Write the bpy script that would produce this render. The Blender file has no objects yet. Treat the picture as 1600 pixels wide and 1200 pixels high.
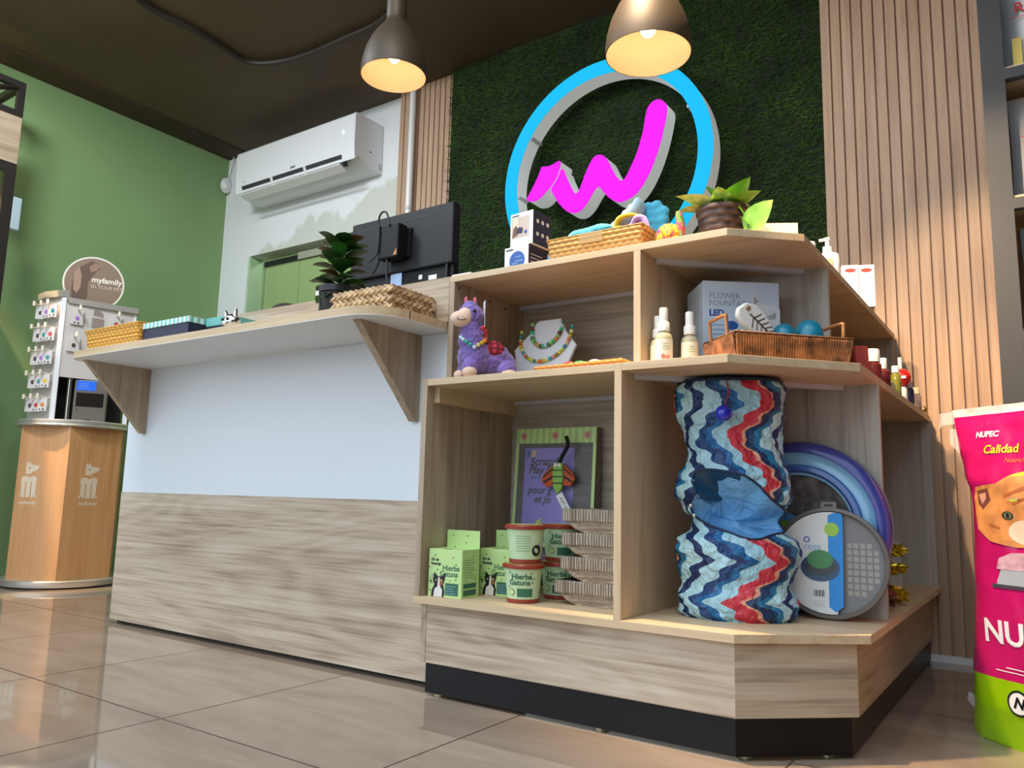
import bpy, bmesh, math, random
from mathutils import Vector, Matrix, noise as mnoise
R=math.radians; PI=math.pi; rnd=random.Random(7)
S=bpy.context.scene; COL=S.collection
# ---------------------------------------------------------------- camera
CAM=Vector((0,0,.5022)); FPX=1219.3
def cam_axes(yaw,pitch,roll):
    a,b,c=R(yaw),R(pitch),R(roll)
    f=Vector((-math.sin(a)*math.cos(b),math.cos(a)*math.cos(b),math.sin(b)))
    r=Vector((math.cos(a),math.sin(a),0)); u=r.cross(f)
    return math.cos(c)*r+math.sin(c)*u, -math.sin(c)*r+math.cos(c)*u, f
RX,UX,FX=cam_axes(34.5521,8.1897,1.3913)
cd=bpy.data.cameras.new('camera'); cd.sensor_width=36; cd.lens=FPX/1600*36; cd.clip_start=.02
co=bpy.data.objects.new('camera',cd); COL.objects.link(co)
co.matrix_world=Matrix.Translation(CAM)@Matrix((RX,UX,-FX)).transposed().to_4x4()
S.camera=co
def at(px,py,x=None,y=None,z=None):
    """point of the room seen at a pixel of the 1600x1200 photograph, on the plane x=, y= or z="""
    d=FX+RX*((px-800)/FPX)-UX*((py-600)/FPX)
    i,v=(0,x) if x is not None else (1,y) if y is not None else (2,z)
    return CAM+d*((v-CAM[i])/d[i])
# ---------------------------------------------------------------- world, light, exposure
W=bpy.data.worlds.new('world'); S.world=W; W.use_nodes=True
wn=W.node_tree; wb=wn.nodes['Background']
tc=wn.nodes.new('ShaderNodeTexCoord'); sp=wn.nodes.new('ShaderNodeSeparateXYZ'); cr=wn.nodes.new('ShaderNodeValToRGB')
wn.links.new(tc.outputs['Generated'],sp.inputs[0]); wn.links.new(sp.outputs['Z'],cr.inputs[0]); wn.links.new(cr.outputs[0],wb.inputs[0])
cr.color_ramp.elements[0].position=.0; cr.color_ramp.elements[0].color=(.38,.40,.42,1)
cr.color_ramp.elements[1].position=.45; cr.color_ramp.elements[1].color=(.72,.86,1.0,1)
e=cr.color_ramp.elements.new(.04); e.color=(.80,.88,.96,1)
wb.inputs[1].default_value=2.15
def lamp(name,kind,loc,energy,color,size=.03,target=None,angle=60,blend=.5):
    l=bpy.data.lights.new(name,kind); l.energy=energy; l.color=color
    o=bpy.data.objects.new(name,l); COL.objects.link(o); o.location=loc
    if kind=='SUN': l.angle=size
    else: l.shadow_soft_size=size
    if kind=='SPOT': l.spot_size=R(angle); l.spot_blend=blend
    if target is not None: o.rotation_euler=(Vector(target)-Vector(loc)).to_track_quat('-Z','Y').to_euler()
    return o
lamp('counter_sun_spot','SPOT',(-.86,1.36,2.74),430,(1,.68,.40),.025,(-.30,2.25,.5),54,.6)  # added spot standing in for sunlight on the shelves and floor
lamp('stand_fill_spot','SPOT',(-4.38,.95,2.72),520,(1,.66,.34),.03,(-4.2,1.9,.6),34,.4)  # added spot without a fixture, for the warm light on the stand
def area_fill(name,loc,target,energy,sx,sy,color=(1,.94,.86)):
    o=lamp(name,'AREA',loc,energy,color,.1,target); l=o.data; l.shape='RECTANGLE'; l.size=sx; l.size_y=sy; return o
lamp('corridor_fill','POINT',(-3.7,3.85,2.5),16,(1,.96,.88),.1)  # added out of sight to brighten the green corridor
area_fill('room_fill',(-3.0,.75,2.78),(-3.6,2.9,1.75),42,.6,.3,(.93,.97,1))  # added fill for the white wall and air conditioner, no fixture there
area_fill('room_fill',(-1.0,.75,2.78),(-1.2,3.0,1.7),20,.6,.3)  # second added fill, brightens the deep part of the room
lamp('slat_wall_sun_spot','SPOT',(-.70,-.2,2.7),440,(1,.72,.46),.03,(.05,3,.8),25,.5)  # added sun-like spot without a fixture, warms the slats
S.view_settings.view_transform='Standard'; S.view_settings.look='None'; S.view_settings.gamma=1
S.view_settings.use_curve_mapping=False; S.view_settings.exposure=-.05
# ---------------------------------------------------------------- materials
def lin(c):
    return tuple(((v/255)/12.92 if v/255<=.04045 else ((v/255+.055)/1.055)**2.4) for v in c)+(1,)
class NT:
    def __init__(s,m): s.t=m.node_tree; s.n=s.t.nodes
    def new(s,t,**k):
        o=s.n.new(t)
        for a,b in k.items(): setattr(o,a,b)
        return o
    def link(s,a,b): s.t.links.new(a,b)
    def math(s,op,a,b=None,c=None):
        o=s.new('ShaderNodeMath',operation=op)
        for i,v in enumerate((a,b,c)):
            if v is None: continue
            if isinstance(v,(int,float)): o.inputs[i].default_value=v
            else: s.link(v,o.inputs[i])
        return o.outputs[0]
    def ramp(s,fac,stops,const=False):
        o=s.new('ShaderNodeValToRGB'); r=o.color_ramp
        if const: r.interpolation='CONSTANT'
        while len(r.elements)<len(stops): r.elements.new(.5)
        for e,(p,c) in zip(r.elements,stops): e.position=p; e.color=lin(c)
        s.link(fac,o.inputs[0]); return o.outputs[0]
    def noise(s,vec,scale,detail=4,dist=0):
        o=s.new('ShaderNodeTexNoise'); o.inputs['Scale'].default_value=scale; o.inputs['Detail'].default_value=detail; o.inputs['Distortion'].default_value=dist
        s.link(vec,o.inputs['Vector']); return o.outputs[0]
    def coord(s,out='Object',scale=(1,1,1),loc=(0,0,0),rot=(0,0,0)):
        c=s.new('ShaderNodeTexCoord'); m=s.new('ShaderNodeMapping')
        m.inputs['Scale'].default_value=scale; m.inputs['Location'].default_value=loc; m.inputs['Rotation'].default_value=rot
        s.link(c.outputs[out],m.inputs[0]); return m.outputs[0]
    def bump(s,h,strength,dist=.002):
        o=s.new('ShaderNodeBump'); o.inputs['Strength'].default_value=strength; o.inputs['Distance'].default_value=dist
        s.link(h,o.inputs['Height']); s.link(o.outputs[0],s.n['Principled BSDF'].inputs['Normal'])
def mat(name,c=(200,200,200),rough=.5,metal=0,emit=0,trans=0,spec=.5,alpha=1,coat=0,var=0,ecol=None,sheen=0):
    m=bpy.data.materials.new(name); m.use_nodes=True; b=m.node_tree.nodes['Principled BSDF']
    b.inputs['Base Color'].default_value=lin(c); b.inputs['Roughness'].default_value=rough; b.inputs['Metallic'].default_value=metal
    b.inputs['Specular IOR Level'].default_value=spec; b.inputs['Transmission Weight'].default_value=trans; b.inputs['Alpha'].default_value=alpha
    b.inputs['Coat Weight'].default_value=coat; b.inputs['Sheen Weight'].default_value=sheen
    if emit: b.inputs['Emission Color'].default_value=lin(ecol or c); b.inputs['Emission Strength'].default_value=emit
    if var:
        n=NT(m); f=n.noise(n.coord(),40,3)
        lo=tuple(max(0,v*(1-var)) for v in c); hi=tuple(min(255,v*(1+var)) for v in c)
        n.link(n.ramp(f,[(.3,lo),(.7,hi)]),b.inputs['Base Color'])
    return m
def wood(name,axis,c1=(136,114,92),c2=(166,145,121),c3=(188,169,146),rough=.5,fig=1.0,turn=0,cath=0):
    m=mat(name,c2,rough); n=NT(m)
    def sc(al,ac): return tuple(al if a==axis else ac for a in 'xyz')
    v0=n.coord(rot=(0,0,turn))
    def mp(k):
        o=n.new('ShaderNodeMapping'); o.inputs['Scale'].default_value=k; n.link(v0,o.inputs[0]); return o.outputs[0]
    v1=mp(sc(.9,7*fig)); v2=mp(sc(3,130)); v3=mp(sc(1.3,34))
    a=n.noise(v1,1.6,5,1.6); b=n.noise(v2,1,3,.4); c=n.noise(v3,1,5,1.0)
    if cath:      # contour lines of a stretched noise read as cathedral grain
        k_=n.noise(mp(sc(.42,3.4)),1.0,2,.5); ln=n.math('MULTIPLY',n.math('SINE',n.math('MULTIPLY',k_,120)),cath)
        f=n.math('ADD',n.math('ADD',n.math('MULTIPLY',a,.30),ln),n.math('ADD',n.math('MULTIPLY',b,.38),n.math('MULTIPLY',c,.45)))
    else: f=n.math('ADD',n.math('MULTIPLY',a,.50),n.math('ADD',n.math('MULTIPLY',b,.30),n.math('MULTIPLY',c,.40)))
    n.link(n.ramp(f,[(.42,c1),(.56,c2),(.74,c3)]),n.n['Principled BSDF'].inputs['Base Color'])
    n.bump(b,.12,.001); return m
WX,WY,WZ=wood('oak_grain_x','x'),wood('oak_grain_y','y'),wood('oak_grain_z','z')
WPAN=wood('oak_wide_figure','x',(152,131,110),(190,170,147),(212,197,177),.5,.9,0,.03)
WCOR=wood('oak_corner_figure','x',(146,128,108),(182,164,140),(202,186,164),.5,.9,-.732,.03)
WGREY=wood('oak_greyish','z',(148,138,124),(172,163,149),(190,182,169))
WGREYX=wood('oak_greyish_across','x',(142,129,114),(168,156,140),(190,180,165),.5,1,0,.03)
WEDGE=wood('oak_edge_lit','x',(186,158,122),(206,180,144),(216,194,160))  # lighter, warmer copy of the oak: warm light put into its colours
WEDGEZ_LIT=wood('oak_edge_lit_upright','z',(186,158,122),(206,180,144),(216,194,160))  # same lit tone with upright grain
SLAT=wood('slat_wood','z',(158,128,104),(176,146,120),(188,160,134),.55)
BEECH=wood('beech_veneer','z',(190,134,84),(204,150,98),(212,162,112),.4)
BLACK=mat('black_laminate',(9,9,12),.4,spec=.3); DARK=mat('dark_metal',(34,32,32),.45); WHITE=mat('white_paint',(232,234,236),.5)
WPLAS=mat('white_plastic',(228,230,232),.35); GREYP=mat('grey_profile',(196,198,204),.4)
CHROME=mat('chrome',(225,225,225),.08,1); ALU=mat('brushed_aluminium',(204,200,190),.36,.6)
BPLAS=mat('black_plastic',(26,26,28),.38); CARDW=mat('white_card',(236,236,232),.6); INK=mat('dark_ink',(40,40,46),.6)
GREENINK=mat('green_ink',(44,100,62),.6); NAVY=mat('navy_card',(38,40,66),.5); RED=mat('red_plastic',(176,58,44),.3)
CLEAR=mat('clear_plastic',(245,248,250),.12,0,0,0,.5,.22); GLASS=mat('glass',(240,250,246),.02,0,0,0,.6,.16)
def paint(name,c,scale=3,amt=.05,rough=.6):
    m=mat(name,c,rough); n=NT(m); f=n.noise(n.coord(),scale,4)
    n.link(n.ramp(f,[(.3,tuple(v*(1-amt) for v in c)),(.7,tuple(min(255,v*(1+amt)) for v in c))]),n.n['Principled BSDF'].inputs['Base Color']); return m
def weave(name,c1,c2,sx=120,sz=140,rough=.6):
    m=mat(name,c1,rough); n=NT(m); v=n.coord(); s=n.new('ShaderNodeSeparateXYZ'); n.link(v,s.inputs[0])
    h=n.math('ADD',s.outputs[0],s.outputs[1])
    row=n.math('FLOOR',n.math('MULTIPLY',s.outputs[2],sz)); ph=n.math('MULTIPLY',row,PI)
    w1=n.math('SINE',n.math('ADD',n.math('MULTIPLY',h,sx*2),ph)); w2=n.math('SINE',n.math('MULTIPLY',s.outputs[2],sz*2*PI))
    f=n.math('MULTIPLY_ADD',n.math('ADD',w1,w2),.25,.5)
    f2=n.math('ADD',n.math('MULTIPLY',f,.7),n.math('MULTIPLY',n.noise(v,90,3),.3))
    n.link(n.ramp(f2,[(.2,c1),(.75,c2)]),n.n['Principled BSDF'].inputs['Base Color']); n.bump(f2,.9,.004); return m
# ---------------------------------------------------------------- mesh helpers
def nb(): return bmesh.new()
def box(bm,x0,x1,y0,y1,z0,z1):
    v=[bm.verts.new(p) for p in ((x0,y0,z0),(x1,y0,z0),(x1,y1,z0),(x0,y1,z0),(x0,y0,z1),(x1,y0,z1),(x1,y1,z1),(x0,y1,z1))]
    for f in ((3,2,1,0),(4,5,6,7),(0,1,5,4),(1,2,6,5),(2,3,7,6),(3,0,4,7)): bm.faces.new([v[i] for i in f])
    return v
def BX(*a): bm=nb(); box(bm,*a); return bm
def prism(bm,poly,d0,d1,M=None):
    """polygon (u,v) extruded along w from d0 to d1; M maps (u,v,w) to space"""
    M=M or Matrix(); n=len(poly)
    a=[bm.verts.new(M@Vector((p[0],p[1],d0))) for p in poly]; b=[bm.verts.new(M@Vector((p[0],p[1],d1))) for p in poly]
    bm.faces.new(a[::-1]); bm.faces.new(b)
    for i in range(n): bm.faces.new((a[i],a[(i+1)%n],b[(i+1)%n],b[i]))
    return bm
def PR(poly,d0,d1,M=None): bm=nb(); prism(bm,poly,d0,d1,M); bmesh.ops.recalc_face_normals(bm,faces=bm.faces); return bm
def frame(o,u,v):
    u=Vector(u).normalized(); v=Vector(v); v=(v-u*v.dot(u)).normalized(); w=u.cross(v)
    return Matrix.Translation(Vector(o))@Matrix((u,v,w)).transposed().to_4x4()
XZ=lambda x,y,z: frame((x,y,z),(1,0,0),(0,0,1))      # a sheet that faces -y
def lathe(bm,prof,seg=28,M=None,cap=True):
    M=M or Matrix(); rings=[]
    for r,z in prof:
        rings.append([bm.verts.new(M@Vector((r*math.cos(2*PI*i/seg),r*math.sin(2*PI*i/seg),z))) for i in range(seg)])
    for a,b in zip(rings,rings[1:]):
        for i in range(seg):
            j=(i+1)%seg; bm.faces.new((a[i],a[j],b[j],b[i]))
    if cap: bm.faces.new(rings[0][::-1]); bm.faces.new(rings[-1])
    return bm
def LA(prof,seg=28,M=None,cap=True): return lathe(nb(),prof,seg,M,cap)
def tube(bm,pts,r,seg=8,closed=False,taper=None):
    pts=[Vector(p) for p in pts]; n=len(pts); rings=[]; up=Vector((.13,.21,.97)).normalized()
    for i,p in enumerate(pts):
        t=(pts[(i+1)%n if closed else min(i+1,n-1)]-pts[i-1 if (closed or i) else 0]).normalized()
        a=t.cross(up); a=a.normalized() if a.length>1e-4 else Vector((1,0,0)); b=t.cross(a)
        rr=r if taper is None else r*taper(i/(n-1))
        rings.append([bm.verts.new(p+rr*(a*math.cos(2*PI*k/seg)+b*math.sin(2*PI*k/seg))) for k in range(seg)])
    m=n if closed else n-1
    for i in range(m):
        A,B=rings[i],rings[(i+1)%n]
        for k in range(seg): bm.faces.new((A[k],A[(k+1)%seg],B[(k+1)%seg],B[k]))
    if not closed: bm.faces.new(rings[0]); bm.faces.new(rings[-1][::-1])
    return bm
def TU(*a,**k): bm=tube(nb(),*a,**k); bmesh.ops.recalc_face_normals(bm,faces=bm.faces); return bm
def ball(bm,c,r,sub=3,sc=(1,1,1),M=None):
    res=bmesh.ops.create_icosphere(bm,subdivisions=sub,radius=1)
    m=Matrix.Translation(Vector(c))@(M or Matrix())@Matrix.Diagonal((r*sc[0],r*sc[1],r*sc[2],1))
    for v in res['verts']: v.co=m@v.co
    return bm
def BA(*a,**k): return ball(nb(),*a,**k)
def arc(cx,cy,r,a0,a1,n=8,ry=None):
    return [(cx+r*math.cos(R(a0+(a1-a0)*i/n)),cy+(ry or r)*math.sin(R(a0+(a1-a0)*i/n))) for i in range(n+1)]
def smooth_path(pts,k=6,closed=False):
    P=[Vector(p) for p in pts]; n=len(P); out=[]
    for i in range(n if closed else n-1):
        p0=P[(i-1)%n] if (closed or i) else P[0]; p1=P[i]; p2=P[(i+1)%n]; p3=P[(i+2)%n] if (closed or i+2<n) else P[-1]
        for j in range(k):
            t=j/k; out.append(.5*((2*p1)+(p2-p0)*t+(2*p0-5*p1+4*p2-p3)*t*t+(3*p1-p0-3*p2+p3)*t**3))
    if not closed: out.append(P[-1])
    return out
# ---------------------------------------------------------------- object helpers
def origin(o):
    v=Vector()
    while o is not None: v+=Vector(o.location); o=o.parent
    return v
def link(name,me,parent=None,loc=None):
    o=bpy.data.objects.new(name,me); COL.objects.link(o)
    if loc is not None: o.location=loc
    if parent is not None: o.parent=parent
    return o
def mesh_of(name,bm,m,smooth=None):
    me=bpy.data.meshes.new(name); bm.to_mesh(me); bm.free()
    for x in (m if isinstance(m,(list,tuple)) else [m]): me.materials.append(x)
    if smooth is not None:
        me.polygons.foreach_set('use_smooth',[True]*len(me.polygons)); me.set_sharp_from_angle(angle=R(smooth))
    return me
def part(name,bm,m,parent,local=False,smooth=None,bevel=0):
    """a mesh under its thing; world coordinates unless local"""
    if not local: bmesh.ops.translate(bm,verts=bm.verts,vec=-origin(parent))
    o=link(name,mesh_of(name,bm,m,smooth),parent)
    if bevel: bev(o,bevel)
    return o
def bev(o,w,seg=2):
    b=o.modifiers.new('edge','BEVEL'); b.width=w; b.segments=seg; b.limit_method='ANGLE'; b.angle_limit=R(40)
    return o
def tag(o,label,cat,group=None,kind=None):
    o['label']=label; o['category']=cat
    if group: o['group']=group
    if kind: o['kind']=kind
    return o
def thing(name,label,cat,loc=(0,0,0),rotz=0,group=None):
    o=link(name,None,None,loc); o.rotation_euler=(0,0,rotz); o.empty_display_size=.05
    return tag(o,label,cat,group)
def solo(name,bm,m,label,cat,loc=(0,0,0),group=None,smooth=None,bevel=0,local=False,rotz=0):
    """a thing that is one mesh; loc is its base"""
    if not local: bmesh.ops.translate(bm,verts=bm.verts,vec=-Vector(loc))
    o=link(name,mesh_of(name,bm,m,smooth),None,loc); o.rotation_euler=(0,0,rotz)
    if bevel: bev(o,bevel)
    return tag(o,label,cat,group)
def struct(name,bm,m,smooth=None,bevel=0,parent=None):
    o=link(name,mesh_of(name,bm,m,smooth),parent)
    if bevel: bev(o,bevel)
    if parent is None: o['kind']='structure'
    return o
def dup(root,loc,rotz=None,label=None,group=None):
    r=root.copy(); COL.objects.link(r); r.location=loc
    if rotz is not None: r.rotation_euler=(0,0,rotz)
    if label: r['label']=label
    if group: r['group']=group
    for ch in list(root.children):
        c=ch.copy(); COL.objects.link(c); c.parent=r
        for g in list(ch.children):
            d=g.copy(); COL.objects.link(d); d.parent=c
    return r
def text(name,s,size,m,parent,M,align='CENTER',ext=.0002,shear=0,bold=0,sx=1,space=1):
    """lettering: x along the line, y up, in the frame M (parent's local space)"""
    cu=bpy.data.curves.new('t','FONT'); cu.body=s; cu.size=size; cu.align_x=align; cu.align_y='CENTER'; cu.extrude=ext; cu.shear=shear; cu.offset=bold; cu.space_character=space; cu.resolution_u=3
    o=bpy.data.objects.new('t',cu); COL.objects.link(o)
    me=bpy.data.meshes.new_from_object(o.evaluated_get(bpy.context.evaluated_depsgraph_get()))
    bpy.data.objects.remove(o); bpy.data.curves.remove(cu)
    me.name=name; me.transform(M@Matrix.Diagonal((sx,1,1,1))); me.materials.clear(); me.materials.append(m)
    return link(name,me,parent)
def decal(name,polys,m,parent,M,th=.0004):
    """thin printed or pasted shapes on a face, one mesh"""
    bm=nb()
    for p in polys: prism(bm,p,0,th,M)
    bmesh.ops.recalc_face_normals(bm,faces=bm.faces)
    return link(name,mesh_of(name,bm,m),parent)
def rect(x0,x1,y0,y1): return [(x0,y0),(x1,y0),(x1,y1),(x0,y1)]
def circ(cx,cy,r,n=24,ry=None): return arc(cx,cy,r,0,360*(n-1)/n,n-1,ry)
def off(M,d): return M@Matrix.Translation((0,0,d))
# ================================================================ ROOM
XL,YB,ZC=-4.6,3.13,2.79
def floor_mat():
    m=mat('floor_tile',(168,148,130),.04,spec=.65); n=NT(m); v=n.coord(); s=n.new('ShaderNodeSeparateXYZ'); n.link(v,s.inputs[0])
    def g(o,off,per):
        f=n.math('FRACT',n.math('DIVIDE',n.math('ADD',o,off),per)); return n.math('ABSOLUTE',n.math('SUBTRACT',f,.5))
    gx=g(s.outputs[0],1.048+10*.597,.597); gy=g(s.outputs[1],-1.06+10*.59,.59)
    gr=n.math('GREATER_THAN',n.math('MAXIMUM',gx,gy),.4958)
    c=n.ramp(n.noise(n.coord(scale=(1,4,1)),2.2,5,.8),[(.3,(146,128,111)),(.7,(168,150,132))])
    mx=n.new('ShaderNodeMix',data_type='RGBA'); n.link(gr,mx.inputs[0]); n.link(c,mx.inputs[6]); mx.inputs[7].default_value=lin((78,64,56))
    b=n.n['Principled BSDF']; n.link(mx.outputs[2],b.inputs['Base Color'])
    n.link(n.math('MULTIPLY_ADD',gr,.4,.04),b.inputs['Roughness']); return m
struct('floor',BX(-6,1.8,-5,4.6,-.08,0),floor_mat())
CEIL=paint('dark_brown_ceiling',(82,68,48),2,.08,.7)
struct('ceiling',BX(XL,1.8,1.1,YB+1.6,ZC,ZC+.1),CEIL)
struct('trim_1',BX(XL,-4.40,1.1,YB,ZC-.012,ZC+.02),paint('dark_soffit',(60,44,32),3,.06,.7))
struct('wall_left',BX(XL-.1,XL,.3,YB+1.6,0,ZC),paint('green_paint',(128,160,108),1.5,.03,.62))
# back wall with its patchy unpainted zone, and an opening
def back_mat():
    m=mat('white_wall_paint',(226,232,236),.6); n=NT(m); v=n.coord(); s=n.new('ShaderNodeSeparateXYZ'); n.link(v,s.inputs[0])
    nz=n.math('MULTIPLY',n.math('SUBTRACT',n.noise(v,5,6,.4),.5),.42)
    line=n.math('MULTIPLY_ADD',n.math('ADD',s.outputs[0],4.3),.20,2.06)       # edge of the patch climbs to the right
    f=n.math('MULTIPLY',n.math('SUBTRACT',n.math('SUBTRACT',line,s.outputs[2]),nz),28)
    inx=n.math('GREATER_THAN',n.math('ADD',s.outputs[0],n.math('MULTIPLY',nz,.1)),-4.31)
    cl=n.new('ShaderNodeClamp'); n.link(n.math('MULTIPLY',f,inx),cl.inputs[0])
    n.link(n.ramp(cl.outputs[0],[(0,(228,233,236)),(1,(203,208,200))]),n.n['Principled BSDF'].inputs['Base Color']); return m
ox0,ox1,oz=-4.30,-3.02,2.035
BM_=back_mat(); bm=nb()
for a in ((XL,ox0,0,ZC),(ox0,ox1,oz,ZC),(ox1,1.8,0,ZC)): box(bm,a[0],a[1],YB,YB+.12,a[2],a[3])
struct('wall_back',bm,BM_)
struct('wall_corridor',BX(XL,1.8,YB+1.3,YB+1.4,0,ZC),paint('corridor_green',(132,172,92),2,.03))
struct('wall_right',BX(1.8,1.9,-5,YB+1.6,0,ZC+.6),paint('shade_wall',(84,72,60)))  # unseen wall, carried forward and darkened to keep out sky from the right
# glazed door leaves in the opening
d=struct('door_1',BX(ox0+.10,ox1,YB+.05,YB+.075,oz-.075,oz-.04),mat('door_rail_black',(24,24,26),.4))
struct('door_glass',BX(ox0+.10,-3.86,YB+.055,YB+.065,0,oz-.075),mat('door_glass_green_tint',(188,214,150),.03,alpha=.3),parent=d)
struct('door_glass',BX(-3.852,ox1,YB+.055,YB+.065,0,oz-.075),bpy.data.materials['door_glass_green_tint'],parent=d)
struct('door_rail',BX(-3.86,-3.60,YB+.04,YB+.08,oz-.075,oz-.03),ALU,parent=d)
struct('door_post',BX(ox0+.085,ox0+.10,YB+.04,YB+.08,0,oz-.04),paint('jamb_green',(150,186,140)),parent=d)
struct('trim_2',BX(ox0,ox0+.015,YB+.001,YB+.125,0,oz),paint('jamb_green_light',(170,204,164)))
# wood slat cladding
def slats(name,x0,x1,y,n,z1,ridge=.014):
    bm=nb(); p=(x1-x0)/n
    box(bm,x0,x1,y+ridge,y+ridge+.012,.02,z1)
    for i in range(n): box(bm,x0+i*p+p*.09,x0+(i+1)*p-p*.09,y,y+ridge+.002,.02,z1)
    return struct(name,bm,SLAT)
slats('trim_3',-2.955,-2.545,3.09,11,ZC); slats('trim_4',-.640,.9,3.0,40,ZC)
struct('baseboard_back',BX(-.36,.9,2.985,3.0,.0,.022),WPLAS)
# artificial grass
g=struct('wall_grass_backing',BX(-2.545,-.6405,3.0585,3.10,.6,ZC),mat('grass_backing',(20,34,14),.9))
bm=nb(); GM=mat('grass_blades',(48,78,26),.75); n=NT(GM)
n.link(n.ramp(n.noise(n.coord(),5,4,.5),[(.32,(28,58,8)),(.55,(50,86,16)),(.75,(74,106,30))]),n.n['Principled BSDF'].inputs['Base Color'])
for i in range(46000):
    x=rnd.uniform(-2.545,-.642); z=rnd.uniform(.95,ZC-.01); a=rnd.uniform(0,2*PI); l=rnd.uniform(.012,.028); w=.0022
    t=Vector((math.cos(a)*l,-rnd.uniform(.008,.03),math.sin(a)*l*.7-.006)); s=Vector((-math.sin(a)*w,0,math.cos(a)*w)); b=Vector((x,3.056,z))
    bm.faces.new((bm.verts.new(b-s),bm.verts.new(b+s),bm.verts.new(b+t)))
solo('artificial_grass',bm,GM,'dark green artificial grass covering the wall behind the round sign','grass',(-1.6,3.05,.95))['kind']='stuff'
# ceiling conduit
pts=[at(px,py,z=ZC-.02) for px,py in ((150,-60),(228,8),(300,45),(345,72),(385,96),(430,98),(480,86),(540,60),(585,40),(620,12))]
solo('ceiling_conduit',TU(smooth_path(pts,6),.016,8),mat('conduit_dark',(40,36,28),.6),'dark flexible conduit curving across the brown ceiling','conduit',pts[0],smooth=40)
# white pipe over the slats
px=-2.83
t=thing('wall_conduit','white vertical pipe running up the narrow slat panel left of the grass','pipe',(px,3.055,.9))
part('pipe',LA([(.018,.9),(.018,ZC-.002)],14,Matrix.Translation((px,3.06,0))),WPLAS,t,smooth=40)
part('bracket',LA([(.021,2.05),(.021,2.07)],14,Matrix.Translation((px,3.06,0))),GREYP,t,smooth=40)
# motion sensor and corner bracket
p=at(353,290,x=XL+.03)
t=thing('motion_sensor','small white motion sensor on the green wall near the corner','sensor',tuple(p+Vector((0,0,-.05))))
part('body',BA(p,.045,3,(.7,.9,1.25)),WPLAS,t,smooth=60); part('lens',BA(p+Vector((.02,-.02,-.012)),.03,3,(.7,.8,1)),mat('sensor_lens',(240,240,238),.5),t,smooth=60)
p=at(369,229,y=YB-.05)
t=thing('ceiling_bracket','small dark metal bracket with a thin cable in the ceiling corner','bracket',tuple(p))
bm=nb(); box(bm,p.x-.05,p.x+.05,p.y-.03,p.y+.05,p.z+.02,p.z+.032); box(bm,p.x-.01,p.x+.02,p.y-.02,p.y+.03,p.z-.03,p.z+.03); part('plate',bm,DARK,t)
part('cable',TU([p+Vector((-.03,0,.01)),p+Vector((-.06,.03,-.05)),at(355,285,y=YB-.012)],.003,6),WPLAS,t)
# ---------------------------------------------------------------- air conditioner
y0=2.90; yb=YB-.001
A=at(371,239,y=y0); B=at(555.5,174,y=y0); Cc=at(599,272.5,y=yb); D=at(372.5,299,y=y0)
x0,x1=A.x,(B.x+at(601,192.5,y=yb).x)/2; zt=(A.z+B.z)/2; zf=(D.z+at(560,240,y=y0).z)/2; zb=Cc.z
t=thing('air_conditioner','white split air conditioner high on the white wall','air conditioner',((x0+x1)/2,yb,zb))
YZX=Matrix(((0,0,1,0),(1,0,0,0),(0,1,0,0),(0,0,0,1)))     # profile (y,z) extruded along x
prof=[(yb,zb+.0),(yb-.10,zb),(y0+.045,zb+.045),(y0+.012,zf-.015),(y0+.003,zf+.03),(y0,zf+.08),(y0,zt-.012),(y0+.012,zt),(yb,zt)]
part('body',PR(prof,x0,x1,YZX),mat('ac_white',(232,236,240),.3),t,smooth=35,bevel=.004)
sl=[(y0-.0035,zf+.006),(y0+.020,zf-.042),(y0+.060,zf-.02),(y0+.03,zf+.012)]
part('air_outlet',PR([(y0+.0085,zf+.012),(y0+.0105,zf-.034),(y0+.016,zf-.034),(y0+.016,zf+.012)],x0+.09,x1-.09,YZX) if 0 else PR([(y0-.001,zf+.026),(y0+.022,zf-.030),(y0+.06,zf-.02),(y0+.03,zf+.026)],x0+.07,x1-.10,YZX),mat('outlet_dark',(52,54,58),.6),t)
for k in range(2):
    xx=x0+.35+.3*k; part('louver',PR([(y0-.005,zf+.024),(y0+.018,zf-.030),(y0+.04,zf-.02),(y0+.02,zf+.024)],xx,xx+.02,YZX),WPLAS,t)
part('vane',PR([(y0-.016,zf-.034),(y0-.013,zf-.039),(y0+.040,zf-.062),(y0+.042,zf-.057)],x0+.08,x1-.09,YZX),WPLAS,t,smooth=30)
part('lower_seam',PR([(y0+.046,zb+.040),(y0+.052,zb+.033),(y0+.057,zb+.036)],x0+.10,x1-.07,YZX),GREYP,t)
M=XZ(B.x-.09,y0-.0006,at(531,208,y=y0).z)
tl=-Vector(t.location); LM=Matrix.Translation(tl)
text('temperature_display','6',.042,mat('display_glow',(190,215,255),.4,emit=1.1),t,LM@M,bold=.0004)
q=at(457,261,y=y0-.0006); text('maker_lettering','GREE',.018,INK,t,LM@XZ(q.x,q.y,q.z),space=1.1,bold=.0003)
q=at(381,284,y=y0-.0006); decal('small_print',[rect(-.012,.012,-.003,.003)],GREYP,t,LM@XZ(q.x,q.y,q.z))
q=at(579,238,x=x1+.0006); decal('screw_cap',[circ(0,0,.006)],INK,t,LM@frame(q,(0,1,0),(0,0,1)))
q=at(594,262,x=x1+.0006); decal('side_notch',[rect(-.015,.015,-.02,.02)],mat('notch_grey',(196,198,202),.5),t,LM@frame(q,(0,1,0),(0,0,1)))
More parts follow.
